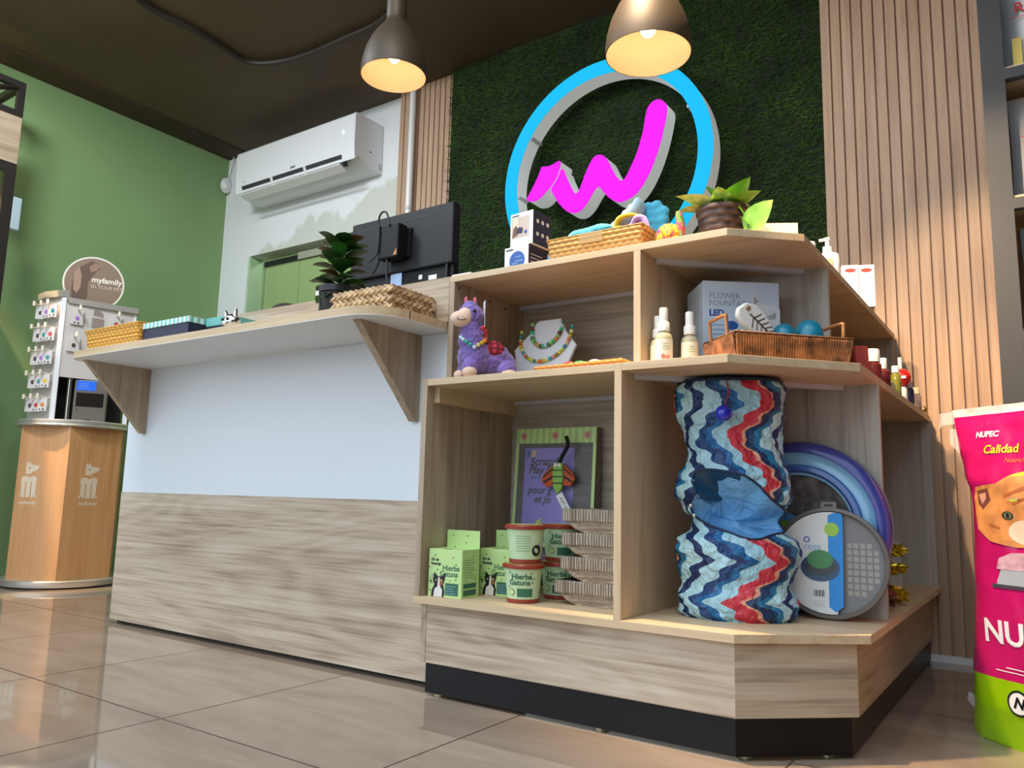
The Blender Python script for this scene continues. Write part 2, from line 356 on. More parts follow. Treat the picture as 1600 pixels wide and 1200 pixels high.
# ---------------------------------------------------------------- round illuminated sign
ys=2.90; yback=2.985
def lit(name,c,e):
    m=mat(name,c,.5,emit=e,spec=0); m.node_tree.nodes['Principled BSDF'].inputs['Base Color'].default_value=(.02,.02,.02,1); return m
SIDE=mat('sign_return',(220,226,224),.5,emit=.30); CY=lit('cyan_light',(0,196,255),1.02); MG=lit('magenta_light',(255,24,255),1.04)  # the sign's sides get a faint glow added to lift their tone
cx,cz,Ro,Ri=-1.548,1.936,.510,.447
t=thing('round_sign','illuminated cyan ring sign mounted on the artificial grass wall','sign',(cx,yback,cz-Ro))
def ring(bm,ro,ri,ya,yb_,n=96):
    L=[[bm.verts.new((cx+r*math.cos(2*PI*i/n),y,cz+r*math.sin(2*PI*i/n))) for i in range(n)] for r,y in ((ro,ya),(ri,ya),(ri,yb_),(ro,yb_))]
    for a in range(4):
        for i in range(n): bm.faces.new((L[a][i],L[a][(i+1)%n],L[(a+1)%4][(i+1)%n],L[(a+1)%4][i]))
    bmesh.ops.recalc_face_normals(bm,faces=bm.faces); return bm
part('light_face',ring(nb(),Ro,Ri,ys-.008,ys),CY,t,smooth=35); part('return',ring(nb(),Ro-.002,Ri+.002,ys,yback),SIDE,t,smooth=35)
for px,py in ((822,215),(806,315),(1110,150)):
    q=at(px,py,y=2.94); dd=Vector((q.x-cx,0,q.z-cz)).normalized(); rr=Ri+.003
    part('clip',BX(cx+dd.x*rr-.012,cx+dd.x*rr+.012,ys+.004,yback,cz+dd.z*rr-.006,cz+dd.z*rr+.006),GREYP,t)
def px6(pts,y):      # outline read off the photograph, laid on the sign's own plane
    return [at(540+a/2.667,b/2.667,y=y) for a,b in pts]
w=[(905,705),(920,735),(938,775),(954,803),(963,808),(975,797),(988,765),(1008,712),(1030,668),(1046,652),(1062,647),(1078,652),(1092,666),(1108,698),(1126,730),(1142,750),(1153,754),(1165,748),(1188,705),(1220,630),(1243,545),(1252,490),(1262,452),(1284,425),(1308,417),(1330,427),(1341,448),(1335,500),(1314,592),(1285,680),(1250,755),(1212,808),(1170,835),(1138,843),(1105,829),(1078,803),(1056,778),(1036,798),(1006,850),(978,880),(950,889),(922,880),(893,851),(870,815),(861,790),(885,748)]
sw=[(759,831),(775,800),(800,750),(813,718),(822,698),(846,696),(868,687),(891,673),(897,681),(886,722),(866,762),(836,800),(810,828),(786,839),(766,839)]
t=thing('letter_sign','illuminated magenta letter w in script inside the cyan ring','sign',(-1.6,yback,1.55))
for nm,pl,yf,yb_ in (('main_stroke',w,ys,yback),('flag_stroke',sw,ys-.018,yback)):
    P=[(q.x,q.z) for q in px6(pl,yf)]
    P3=smooth_path([(a,b,0) for a,b in P],3,True); P=[(q.x,q.y) for q in P3]
    XZM=Matrix(((1,0,0,0),(0,0,1,0),(0,1,0,0),(0,0,0,1)))
    f=part(nm,PR(P,yf-.008,yf,XZM),MG,t); f2=PR(P,yf,yb_,XZM); bmesh.ops.translate(f2,verts=f2.verts,vec=-origin(t)); link('return',mesh_of('return',f2,SIDE,30),f)
# ---------------------------------------------------------------- pendant lamps
SHADE=mat('bronze_shade',(62,52,38),.55,.15); SHIN=mat('shade_inside',(236,208,178),.55); BULB=mat('bulb_glow',(255,226,160),.4,emit=9)
def pendant(loc,label,rr):
    t=thing('pendant_lamp',label,'lamp',loc,0,'pendant lamps over the counter'); k=rr/.11
    out=[(.11,0),(.1105,.02),(.107,.05),(.097,.09),(.080,.13),(.060,.162),(.042,.185),(.034,.20),(.031,.215)]
    inn=[(r-.002,z) for r,z in out]
    bm=lathe(nb(),[(r*k,z*k) for r,z in out],48,cap=False); part('shade',bm,SHADE,t,local=True,smooth=60)
    bm=lathe(nb(),[(r*k,z*k) for r,z in inn],48,cap=False); bmesh.ops.reverse_faces(bm,faces=bm.faces); part('shade_lining',bm,SHIN,t,local=True,smooth=60)
    part('socket',LA([(.031*k,.2*k),(.034*k,.21*k),(.034*k,.31*k),(.026*k,.335*k),(.006*k,.345*k)],28),SHADE,t,local=True,smooth=40)
    part('cord',LA([(.0035,.34*k),(.0035,ZC-loc[2]-.001)],8),BPLAS,t,local=True,smooth=40)
    b=part('bulb',BA((0,0,.075*k),.021*k,3,(1,1,1.25)),BULB,t,local=True,smooth=60)
    ho=part('bulb_holder',LA([(.016*k,.095*k),(.02*k,.13*k),(.02*k,.2*k)],20),WPLAS,t,local=True,smooth=40)
    l=lamp('pendant_light','POINT',(loc[0],loc[1],loc[2]+.045*k),0.28,(1,.76,.50),.012); return t
pendant((-1.743,1.783,1.893),'smaller bronze pendant lamp on the left, hanging near the air conditioner',.110)
pendant((-.790,1.731,1.640),'bronze pendant lamp hanging in front of the cyan ring sign',.110)
# ================================================================ COUNTER AND SHELVES
ZB_,ZM,ZT=.244,.806,1.10
t=thing('reception_counter','reception counter with white upper panel and wood lower panel and ledge','counter',(-2.1,1.66,0))
XZM=Matrix(((1,0,0,0),(0,0,1,0),(0,1,0,0),(0,0,0,1)))     # outline (x,z) extruded along y
part('upper_panel',PR([(-2.934,.483),(-1.3675,.483),(-1.3675,.8065),(-1.3375,.8065),(-1.3375,.9475),(-2.934,.9475)],1.6475,1.665,XZM),mat('white_laminate',(226,232,238),.3),t)
part('lower_panel',PR([(-2.936,.014),(-1.3535,.014),(-1.3535,.2255),(-1.3675,.2255),(-1.3675,.483),(-2.936,.483)],1.6455,1.665,XZM),WPAN,t)
part('plinth',BX(-2.90,-1.356,1.68,1.70,0,.06),BLACK,t)
part('ledge_panel',BX(-2.42,-1.3375,1.6254,1.645,.9725,1.084),WPAN,t)
part('ledge_top',BX(-2.42,-1.3375,1.6254,2.12,1.084,1.10),WX,t)
part('side_panel',BX(-2.934,-2.916,1.665,2.12,0,.948),WY,t)
part('back_panel',BX(-2.916,-1.38,2.10,2.12,0,1.084),WX,t); part('inner_ledge',BX(-2.916,-2.42,1.665,1.69,.93,.947),WX,t)
# worktop
poly=[(-1.343,1.475)]+[(a,b) for a,b in arc(-1.463,1.478,.12,0,-90,10)]+arc(-2.80,1.43,.072,-90,-180,8)+[(-2.872,1.6465),(-1.343,1.6465)]
t=thing('worktop','oak worktop with rounded corners fixed on the front of the counter','worktop',(-2.1,1.5,.948))
part('top',PR(poly,.9495,.972),WEDGE,t,smooth=30); part('underside',PR(poly,.948,.9495),mat('underside_white',(228,230,230),.5),t)
for x in (-1.472,-2.832):
    part('bracket',PR([(1.400,.948),(1.646,.948),(1.646,.703),(1.632,.703)],x,x+.024,YZX),WZ,t)
# base platform
base=[(-1.335,1.5798),(-.5371,1.5798),(-.3435,1.7534),(-.3435,2.98)]
top=[(-1.367,1.5635),(-.5318,1.5635),(-.3146,1.746),(-.3146,2.984)]
t=thing('display_platform','low oak display platform with black plinth and chamfered corner','platform',(-.85,1.9,0))
def panel(name,a,b,z0,z1,m,th=.018):
    d=Vector((b[0]-a[0],b[1]-a[1],0)).normalized(); nrm=Vector((-d.y,d.x,0))
    pts=[a,b,(b[0]+nrm.x*th,b[1]+nrm.y*th),(a[0]+nrm.x*th,a[1]+nrm.y*th)]
    return part(name,PR(pts,z0,z1),m,t)
panel('front_panel',base[0],base[1],.081,.226,WPAN); panel('corner_panel',base[1],base[2],.081,.226,WCOR); panel('end_panel',base[2],base[3],.081,.226,WY)
part('side_panel',BX(-1.3525,-1.3355,1.5788,2.02,.081,.226),WY,t)
kick=[(-1.3345,1.583),(-.5385,1.583),(-.3565,1.746),(-.3565,2.975)]
panel('plinth_front',kick[0],kick[1],.009,.081,BLACK); panel('plinth_corner',kick[1],kick[2],.009,.081,BLACK); panel('plinth_end',kick[2],kick[3],.009,.081,BLACK)
for px,py in ((687,1089),(942,1143),(1170,1187),(1298,1184)):
    q=at(px,py,z=0); q=Vector((q.x-.012,q.y+.018,0))
    part('foot',LA([(.017,0),(.017,.004),(.011,.005),(.011,.009)],16,Matrix.Translation(q)),mat('foot_brass',(206,196,150),.3,.6),t)
part('top_board',PR(top+[(-1.367,2.02)] if 0 else [top[0],top[1],top[2],top[3],(-.76,2.984),(-.76,2.03),(-1.367,2.03)],.226,ZB_),WEDGE,t,bevel=.001)
# lower shelving
t=thing('lower_shelf_unit','lower oak shelf unit with two open bays standing on the platform','shelf unit',(-.85,1.9,ZB_))
part('upright',BX(-1.367,-1.349,1.5635,1.985,ZB_,ZM),WZ,t,bevel=.0008); part('upright',BX(-.797,-.7787,1.5635,2.0094,ZB_,ZM),WEDGEZ_LIT,t,bevel=.0008)
part('shelf_board',BX(-1.349,-.797,1.5635,1.985,.7876,ZM-.0004),WEDGE,t,bevel=.0008)
part('shelf_board',PR([(-.7785,1.5635),(-.5361,1.5635),(-.3243,1.7995),(-.3243,2.99),(-.7785,2.99)],.7876,ZM),WEDGE,t,bevel=.0008)
part('back_panel',BX(-1.349,-.797,1.967,1.985,ZB_,.7876),WGREYX,t); part('back_panel',BX(-.7787,-.3243,2.0094,2.0274,ZB_,.7876),WGREY,t)
part('end_panel',BX(-.76,-.3243,2.972,2.984,ZB_,.7876),WGREY,t); part('inner_panel',BX(-.7787,-.76,2.0274,2.984,ZB_,.7876),WZ,t)
part('cleat',BX(-1.349,-1.332,1.595,1.967,.745,.7876),WEDGE,t)
part('light_profile',BX(-1.349,-.797,1.950,1.967,.777,.7876),GREYP,t)
q0,q1=at(1003,594,z=.787),at(1300,606,z=.787); dd=(q1-q0); dd.z=0; dd.normalize(); nn=Vector((-dd.y,dd.x,0))*.018
q1=q0+dd*min((q1-q0).length,.50)
def diag(q0,q1,z0,z1): return PR([(q0.x,q0.y),(q1.x,q1.y),(q1.x+nn.x,q1.y+nn.y),(q0.x+nn.x,q0.y+nn.y)],z0,z1)
q0=Vector((-.775,1.62,0)); q1=Vector((-.40,2.0,0)); dd=(q1-q0).normalized(); nn=Vector((-dd.y,dd.x,0))*.018
part('light_profile',diag(q0,q1,.777,.7876),GREYP,t)
# upper shelving
t=thing('upper_shelf_unit','upper oak shelf unit with two open bays standing on the lower unit','shelf unit',(-.85,1.95,ZM))
part('upright',BX(-1.3367,-1.3187,1.6254,1.985,ZM,1.083),WZ,t,bevel=.0008); part('upright',BX(-.7796,-.7616,1.6254,1.974,ZM,1.083),WEDGEZ_LIT,t,bevel=.0008)
part('top_board',PR([(-1.3367,1.6254),(-.5541,1.6254),(-.4211,1.752),(-.4211,2.985),(-.78,2.985),(-.78,1.985),(-1.3367,1.985)],1.083,ZT),WEDGE,t,bevel=.0008)
part('back_panel',BX(-1.3187,-.7796,1.967,1.985,ZM,1.083),WGREYX,t); part('back_panel',BX(-.7616,-.4225,1.974,1.992,ZM,1.083),WGREY,t)
part('end_panel',BX(-.76,-.4225,2.955,2.972,ZM,1.083),WZ,t); part('inner_panel',BX(-.7796,-.7616,1.992,2.972,ZM,1.083),WZ,t)
part('light_profile',BX(-1.3187,-.7796,1.950,1.967,1.071,1.083),GREYP,t)
q0=Vector((-.755,1.70,0)); q1=Vector((-.475,1.97,0)); dd=(q1-q0).normalized(); nn=Vector((-dd.y,dd.x,0))*.018
part('light_profile',diag(q0,q1,1.072,1.083),GREYP,t)
for px,py in ((718,450),(765,471),(789,483)):
    q=at(px,py,x=-1.3185); part('screw_hole',PR(circ(0,0,.0035,10),0,.0008,frame(q,(0,1,0),(0,0,1))),INK,t)
# ================================================================ THINGS ON THE TOP BOARD
LB=lambda t: Matrix.Translation(-origin(t))         # world to the local space of an unrotated thing
def carton(name,label,cat,loc,rz,sx,sy,sz,m,group=None,bevel=.001):
    """a carton whose front is at local -y; returns the thing and frames of its front, right and left faces"""
    t=thing(name,label,cat,loc,rz,group); part('box',BX(-sx/2,sx/2,-sy/2,sy/2,0,sz),m,t,local=True,bevel=bevel)
    return t,frame((-sx/2,-sy/2-.0002,0),(1,0,0),(0,0,1)),frame((sx/2+.0002,-sy/2,0),(0,1,0),(0,0,1)),frame((-sx/2-.0002,sy/2,0),(0,-1,0),(0,0,1))
PAP=mat('printed_carton_white',(234,234,234),.45); BLUE=mat('print_blue',(44,92,170),.45); LBLUE=mat('print_light_blue',(150,186,220),.5)
def lines(M,x0,x1,y0,y1,n,m,parent,h=.25,name='small_print'):
    st=(y1-y0)/n; decal(name,[rect(x0,x0+(x1-x0)*(1-.25*((i*7)%3)/2),y0+i*st,y0+i*st+st*h) for i in range(n)],m,parent,M)
q=at(811,400,y=1.70)
t,F,Rt,L_=carton('product_box','small white box with a blue disc picture, under another box on the top board','box',(q.x,1.735,ZT),-.10,.084,.085,.078,PAP,'small boxes beside the woven basket')
decal('blue_disc',[circ(.045,.036,.027,32)],BLUE,t,F); decal('side_print',[rect(0.001,.084,.0,.078)],NAVY,t,Rt); lines(off(Rt,.0006),.01,.06,.02,.06,4,GREYP,t); lines(F,.006,.03,.068,.075,1,INK,t,.5)
decal('disc_print',[rect(.038,.066,.034,.036),rect(.028,.048,.028,.030),rect(.04,.06,.046,.0475)],LBLUE,t,off(F,.0006))
q=at(820,365,y=1.70)
t,F,Rt,L_=carton('product_box','small white box with a room photograph, stacked on the blue disc box','box',(q.x-.004,1.735,ZT+.0785),-.10,.079,.080,.094,PAP,'small boxes beside the woven basket')
decal('photo_print',[rect(.006,.066,.024,.082)],mat('room_photo_beige',(206,190,176),.5),t,F)
decal('photo_window',[rect(.01,.028,.05,.08)],mat('room_photo_light',(228,216,190),.5),t,off(F,.0005))
decal('photo_figures',[[(.008,.026),(.026,.03),(.03,.046),(.02,.06),(.012,.05)],[(.026,.036),(.045,.038),(.044,.05),(.03,.052)]],mat('room_photo_brown',(120,80,64),.5),t,off(F,.0007))
decal('photo_robot',[circ(.055,.036,.005,14)],BLUE,t,off(F,.0007)); decal('photo_chair',[[(.022,.036),(.042,.034),(.045,.046),(.036,.052),(.026,.05)]],NAVY,t,off(F,.0009))
decal('side_print',[rect(.001,.079,.0,.094)],NAVY,t,Rt); decal('side_icons',[circ(x,y,.006,12) for x in (.02,.042,.064) for y in (.03,.066)],GREYP,t,off(Rt,.0006)); lines(F,.006,.03,.085,.092,1,INK,t,.4)
# paper slip
q=at(722,430,y=1.64)
solo('paper_slip',BX(-1.335,-1.270,1.632,1.72,ZT,ZT+.006),CARDW,'flat white paper slip at the left end of the top board','paper',(-1.30,1.67,ZT),bevel=.001)
# long woven basket
def basket(bm,lx,ly,h,flare=.008,th=.004,seg=6):
    o0=[(-lx/2,-ly/2),(lx/2,-ly/2),(lx/2,ly/2),(-lx/2,ly/2)]; f=flare
    def rr(k,d,r): 
        P=[]; x,y=lx/2+d,ly/2+d
        for sx,sy,a in ((1,-1,-90),(1,1,0),(-1,1,90),(-1,-1,180)): P+=arc(sx*(x-r),sy*(y-r),r,a,a+90,4)
        return [bm.verts.new((p[0],p[1],k)) for p in P]
    N=10; outr=[rr(h*i/N,f*i/N+(.0014 if i%2 else 0),.012) for i in range(N+1)]; inr=[rr(h,f-th,.01),rr(th,-th,.01)]
    R_=outr+inr
    for a,b in zip(R_,R_[1:]):
        for i in range(len(a)): j=(i+1)%len(a); bm.faces.new((a[i],a[j],b[j],b[i]))
    bm.faces.new(outr[0][::-1]); bm.faces.new(inr[-1]); return bm
STRAW=weave('straw_weave',(150,112,56),(206,166,96),150,90); WICK=weave('willow_weave',(58,34,18),(150,96,56),200,110)
SEA=weave('seagrass_braid',(150,116,76),(214,182,138),42,40); YEL=weave('yellow_wicker',(176,118,34),(232,178,80),120,85)
t=thing('woven_basket','long shallow straw basket full of plush toys on the top board','basket',(-.915,1.745,ZT),.0)
part('body',basket(nb(),.265,.135,.066,.006),STRAW,t,local=True)
part('rim',TU([(sx*.1365,sy*.0715,.066) for sx,sy in ((-1,-1),(1,-1),(1,1),(-1,1))],.0035,8,True),STRAW,t,local=True,smooth=50)
part('sticker',PR(rect(-.035,.03,.040,.066),0,.0004,frame((0,-.0752,0),(1,0,0),(0,-.06,1))),mat('clear_sticker',(190,170,120),.3,alpha=.5),t,local=True)
def plush(name,label,c,loc,m,parts,voxel=.004,dispn=.003,group=None,scale=1):
    bm=nb()
    for cc,r,sc in parts: ball(bm,cc,r,3,sc)
    o=solo(name,bm,m,label,c,loc,group,local=True,smooth=80)
    rm=o.modifiers.new('skin','REMESH'); rm.mode='VOXEL'; rm.voxel_size=voxel; rm.use_smooth_shade=True
    if dispn:
        tx=bpy.data.textures.new('wool','CLOUDS'); tx.noise_scale=.008; tx.noise_depth=1
        dm=o.modifiers.new('wool','DISPLACE'); dm.texture=tx; dm.strength=dispn; dm.mid_level=.5
    return o
FUR=lambda n,c: mat(n,c,.9,sheen=.4,var=.08)
TEAL=FUR('plush_teal',(64,170,204)); PALEB=FUR('plush_pale_blue',(172,206,224)); CREAM=FUR('plush_cream',(236,226,200))
ZI=ZT+.066
def bx(px,py,y): return at(px,py,y=y)
q=bx(929,350,1.72); plush('plush_toy','fluffy bright blue plush toy at the middle of the woven basket','plush toy',(q.x,1.70,ZI),TEAL,[((-.03,0,.008),.022,(1.7,.9,.8)),((.025,0,.014),.021,(1.9,.9,.75)),((-.002,0,.010),.021,(1.6,.9,.8))],group='plush toys in the woven basket')
q=bx(975,333,1.75); plush('plush_toy','ribbed pale blue plush toy leaning in the woven basket','plush toy',(q.x-.018,1.757,ZI),PALEB,[((-.040+.016*i,0,.002+.013*i),.024,(.6,1,1)) for i in range(7)],.003,.001,'plush toys in the woven basket')
q=bx(1003,327,1.77); plush('plush_toy','square teal plush toy standing at the right end of the woven basket','plush toy',(q.x+.002,1.785,ZI),TEAL,[((x,0,z),.017,(1,.7,1)) for x in (-.038,-.016,.008,.032,.05) for z in (.0,.02,.042,.064,.082) if not(x>.04 and z>.07)],group='plush toys in the woven basket')
q=bx(890,358,1.72); plush('plush_toy','cream and pale green plush toy low in the left of the woven basket','plush toy',(q.x,1.735,ZI),CREAM,[((-.03,0,.004),.016,(1.6,1,.7)),((.02,0,.008),.017,(1.8,1,.7))],group='plush toys in the woven basket')
q=bx(972,330,1.73)
bm=nb(); tube(bm,smooth_path([(-.018,0,0),(-.012,-.004,.03),(.002,-.01,.046),(.03,-.008,.05),(.05,0,.046)],4),.012,10,taper=lambda s:1-.75*s); ball(bm,(-.010,-.002,.012),.02,2,(1,.7,1.1))
solo('felt_toy',bm,FUR('felt_yellow',(214,184,40)),'yellow felt banana shaped toy curling over the woven basket','toy',(q.x-.004,1.735,ZI),local=True,smooth=60)
q=bx(995,338,1.73)
bm=nb(); ball(bm,(0,0,.012),.020,2,(1.1,.7,.9)); ball(bm,(.022,0,.016),.016,2,(1,.7,1.1)); tube(bm,smooth_path([(.0,-.006,.02),(.012,-.012,.034),(.03,-.01,.03),(.038,-.008,.006)],4),.008,8)
solo('felt_toy',bm,FUR('felt_lilac',(190,150,210)),'lilac felt bow toy at the right of the woven basket','toy',(q.x-.006,1.728,ZI),local=True,smooth=60)
q=bx(933,337,1.73)
t=thing('felt_ear_toy','small burgundy pointed ear toy poking out of the woven basket','toy',(q.x,1.745,ZI+.012))
part('ear',PR([(-.012,0),(.014,0),(.006,.036)],-.004,.004,XZ(0,0,0)),FUR('felt_burgundy',(88,28,36)),t,local=True,bevel=.002); part('face_patch',PR([(-.004,.004),(.006,.004),(.002,.016)],.0041,.005,XZ(0,0,0)),CREAM,t,local=True)
# orange tie-dye toy
def swirl(name,cols,sc=30):
    m=mat(name,cols[0],.7); n=NT(m); f=n.noise(n.coord(),sc,2,1.5)
    k=len(cols); n.link(n.ramp(f,[(.3+.4*i/k,c) for i,c in enumerate(cols)],True),n.n['Principled BSDF'].inputs['Base Color']); return m
t=thing('rainbow_toy','orange and purple tie-dye toy with an upright pink tail beside the basket','toy',(-.722,1.70,ZT))
RB=swirl('rainbow_plush',[(118,60,150),(230,120,40),(240,150,40),(224,206,70),(230,90,60)],26)
part('body',BA((0,0,.030),.034,3,(1.0,.8,.95)),RB,t,local=True,smooth=80)
part('tail',TU(smooth_path([(.026,0,.02),(.030,0,.05),(.027,0,.075),(.026,0,.088)],4),.012,12,taper=lambda s:1-.35*s),swirl('rainbow_pink',[(230,110,60),(222,90,120),(120,170,70),(236,150,170)],34),t,local=True,smooth=80)
part('foot',BA((.022,-.012,.012),.016,2,(1.1,.8,.8)),RB,t,local=True,smooth=80)
# pothos in a woven pot
def leaf(bm,base,d,L,Wd,up=(0,0,1),curl=.25,fold=.15,n=6,pw=.75):
    d=Vector(d).normalized(); up=Vector(up); s=d.cross(up); s=s.normalized() if s.length>1e-4 else Vector((1,0,0)); nn=s.cross(d)
    prev=None
    for i in range(n+1):
        u=i/n; wd=Wd*.5*max(.02,(math.sin(PI*min(1,u**pw))**(.8 if pw<1 else .6) if 0<u<1 else .02))
        c=Vector(base)+d*L*u-nn*(curl*L*u*u); r=[bm.verts.new(c-s*wd+nn*fold*wd),bm.verts.new(c),bm.verts.new(c+s*wd+nn*fold*wd)]
        if prev:
            bm.faces.new((prev[0],prev[1],r[1],r[0])); bm.faces.new((prev[1],prev[2],r[2],r[1]))
        prev=r
    return bm
def LEAF(*a,**k): bm=leaf(nb(),*a,**k); return bm
def leafmat(name,c1,c2,sc=25):
    m=mat(name,c1,.4); n=NT(m); n.link(n.ramp(n.noise(n.coord(),sc,4,.5),[(.35,c1),(.65,c2)]),n.n['Principled BSDF'].inputs['Base Color'])
    n.n['Principled BSDF'].inputs['Subsurface Weight'].default_value=0; return m
PL=[leafmat('pothos_green',(96,150,40),(130,184,60)),leafmat('pothos_variegated',(150,190,80),(206,220,140),60),leafmat('pothos_dark',(60,110,30),(90,146,44))]
t=thing('potted_pothos','trailing green pothos in a brown woven pot on the top board','potted plant',(-.612,1.76,ZT))
POTW=weave('dark_woven_pot',(44,30,26),(92,68,56),70,60,.45)
part('pot',LA([(.045,0),(.048,.002),(.054,.05),(.058,.082),(.061,.084),(.061,.094),(.056,.094),(.052,.08),(.01,.078)],32),POTW,t,local=True,smooth=35)
part('soil',LA([(.053,.079),(.002,.083)],20),mat('soil',(46,34,26),.9),t,local=True)
for i,(b,d,L,wd,mi) in enumerate([((-.02,-.02,.09),(-.55,-.5,.65),.085,.066,1),((-.03,0,.09),(-.75,-.3,.45),.075,.06,1),((0,.01,.09),(-.15,-.1,1),.075,.06,2),((.01,-.02,.092),(.1,-.6,.65),.065,.045,1),((.02,.0,.09),(.35,-.2,.75),.085,.065,0),((.03,-.01,.09),(.7,-.3,.5),.08,.06,0),((.0,-.03,.092),(.2,-.5,.35),.045,.03,0),((.04,.02,.085),(.8,.1,.1),.06,.05,2),((-.045,.02,.07),(-.6,-.1,-.6),.06,.045,0),((.02,.03,.1),(.3,.5,.5),.05,.04,2)]):
    lf=part('leaf',LEAF(b,d,L,wd*1.1,curl=.4,fold=.2,pw=.62,n=8),PL[mi],t,local=True,smooth=80)
part('stem',TU(smooth_path([(.02,-.03,.09),(.05,-.03,.085),(.07,-.035,.05),(.075,-.04,.02),(.08,-.04,.012)],5),.0022,6),PL[0],t,local=True,smooth=60)
part('leaf',LEAF((.066,-.035,.018),(.72,-.25,.65),.092,.070,up=(0,-1,.3),curl=.1,fold=.12),PL[0],t,local=True,smooth=80)
part('leaf',LEAF((.055,-.03,.06),(.5,-.2,-.5),.05,.035,curl=.1),PL[2],t,local=True,smooth=80)
# cream card behind
q=at(1213,352,y=1.83)
t=thing('cream_card','blank cream card standing behind the trailing leaf on the top board','card',(q.x-.006,1.86,ZT),.5)
part('sheet',BX(-.048,.048,-.001,.001,0,.075),mat('cream_paper',(238,230,206),.6),t,local=True); part('foot',BX(-.03,.03,-.012,.012,0,.003),CLEAR,t,local=True)
# right end of the top board
t=thing('pump_bottle','white pump bottle with an orange label on the right end of the top board','bottle',(-.468,2.2,ZT))
part('body',LA([(.030,0),(.032,.003),(.032,.068),(.028,.082),(.012,.088),(.012,.092)],24,Matrix.Diagonal((1,.7,1,1))),WPLAS,t,local=True,smooth=40)
part('pump',LA([(.013,.088),(.013,.104),(.006,.106),(.006,.122),(.009,.123),(.009,.130)],16),WPLAS,t,local=True,smooth=40)
part('nozzle',BX(-.022,.004,-.004,.004,.123,.130),WPLAS,t,local=True,bevel=.0015)
part('label_patch',PR(rect(-.017,.017,.030,.064),0,.0006,frame((0,-.0232,0),(1,0,0),(0,0,1))),mat('orange_label',(236,160,110),.5),t,local=True)
t=thing('capped_jar','small white capped jar partly hidden behind the top board corner','jar',(-.475,2.02,ZT))
part('jar',LA([(.017,0),(.018,.002),(.018,.05)],18),WPLAS,t,local=True,smooth=40); part('cap',LA([(.0165,.0502),(.0165,.064),(.015,.066)],18),WPLAS,t,local=True,smooth=40)
for i,(px,lab) in enumerate(((1326,'tall white carton with a red oval logo, left of two on the top board end'),(1349,'tall white carton with a red oval logo, right of two on the top board end'))):
    q=at(px,412,y=2.5); 
    t,F,Rt,L_=carton('medicine_carton',lab,'carton',(q.x-.004,2.52+.02*i,ZT),.35,.047,.045,.132,PAP,'white cartons on the right end of the top board')
    decal('red_logo',[circ(.024,.115,.016,20,.006)],mat('logo_red',(206,60,56),.5),t,F); lines(F,.012,.036,.095,.104,2,GREYP,t); lines(F,.016,.030,.06,.066,1,GREYP,t)
# ================================================================ UPPER LEFT BAY
t=thing('toy_llama','purple plush llama wearing a bead necklace in the upper left bay','plush toy',(-1.234,1.655,ZM))
PUR=mat('purple_wool',(126,104,178),.95,sheen=.5,var=.12); SK=mat('cream_plush',(236,204,180),.85,sheen=.3)
bm=nb()
for c,r,sc in [((.026,.008,.060),.046,(1.05,.9,1.0)),((-.026,-.005,.062),.045,(1,.95,1.1)),((-.034,-.006,.105),.036,(1,.95,1.2)),((-.037,-.006,.140),.030,(1,1,1.2)),((-.040,-.008,.172),.033,(1.05,1,1.0)),((.064,.010,.045),.031,(.8,.9,1.1)),((-.040,-.032,.030),.021,(1,1,1.3)),((-.050,.010,.030),.018,(1,1,1.3)),((.060,-.022,.030),.022,(1.2,1,1.1)),((-.042,-.008,.197),.018,(1.1,1,.9))]: ball(bm,c,r,3,sc)
b=part('body',bm,PUR,t,local=True,smooth=80)
rm=b.modifiers.new('skin','REMESH'); rm.mode='VOXEL'; rm.voxel_size=.0032; rm.use_smooth_shade=True
tx=bpy.data.textures.new('curly','CLOUDS'); tx.noise_scale=.0075; tx.noise_depth=1; dm=b.modifiers.new('wool','DISPLACE'); dm.texture=tx; dm.strength=.008; dm.mid_level=.45
bm=nb(); ball(bm,(-.066,-.023,.160),.026,3,(1.15,.95,.86)); ball(bm,(-.054,-.022,.170),.022,3); mz=part('muzzle',bm,SK,t,local=True,smooth=80)
part('mouth',TU(smooth_path([(-.083,-.0415,.158),(-.076,-.0455,.153),(-.066,-.0475,.152),(-.056,-.0460,.156)],4),.0009,6),INK,t,local=True,smooth=60); part('mouth',TU([(-.076,-.0455,.153),(-.079,-.0445,.161),(-.083,-.040,.166)],.0009,6),INK,t,local=True,smooth=60)
part('eye',BA((-.034,-.0405,.180),.0052,2),mat('eye_black',(14,12,12),.1),t,local=True,smooth=80)
for c in ((-.052,0,.216),(-.028,0,.216)): part('ear',BA(c,.008,2,(.7,.7,1.5)),mat('llama_pink',(206,110,130),.9),t,local=True,smooth=80)
for c,sc in (((-.042,-.040,.0155),(1.15,1.15,.9)),((-.062,.006,.0135),(1.,1.,.8)),((.064,-.034,.0145),(1.35,1.,.85))): part('paw',BA(c,.017,3,sc),SK,t,local=True,smooth=80)
PLAID=mat('plaid_saddle',(190,50,70),.9); n=NT(PLAID); v=n.coord(); s_=n.new('ShaderNodeSeparateXYZ'); n.link(v,s_.inputs[0])
a_=n.math('FRACT',n.math('MULTIPLY',s_.outputs[0],55)); b_=n.math('FRACT',n.math('MULTIPLY',s_.outputs[2],70)); n.link(n.ramp(n.math('ADD',n.math('GREATER_THAN',a_,.6),n.math('GREATER_THAN',b_,.65)),[(0,(196,50,66)),(.4,(226,110,70)),(.8,(110,24,44))],True),n.n['Principled BSDF'].inputs['Base Color'])
part('saddle',BA((.026,.006,.078),.046,3,(.72,.94,.72)),PLAID,t,local=True,smooth=80)
bc=[(40,170,140),(190,220,230),(224,206,110),(210,170,50),(232,150,40),(235,100,50),(240,110,110),(214,50,60)]
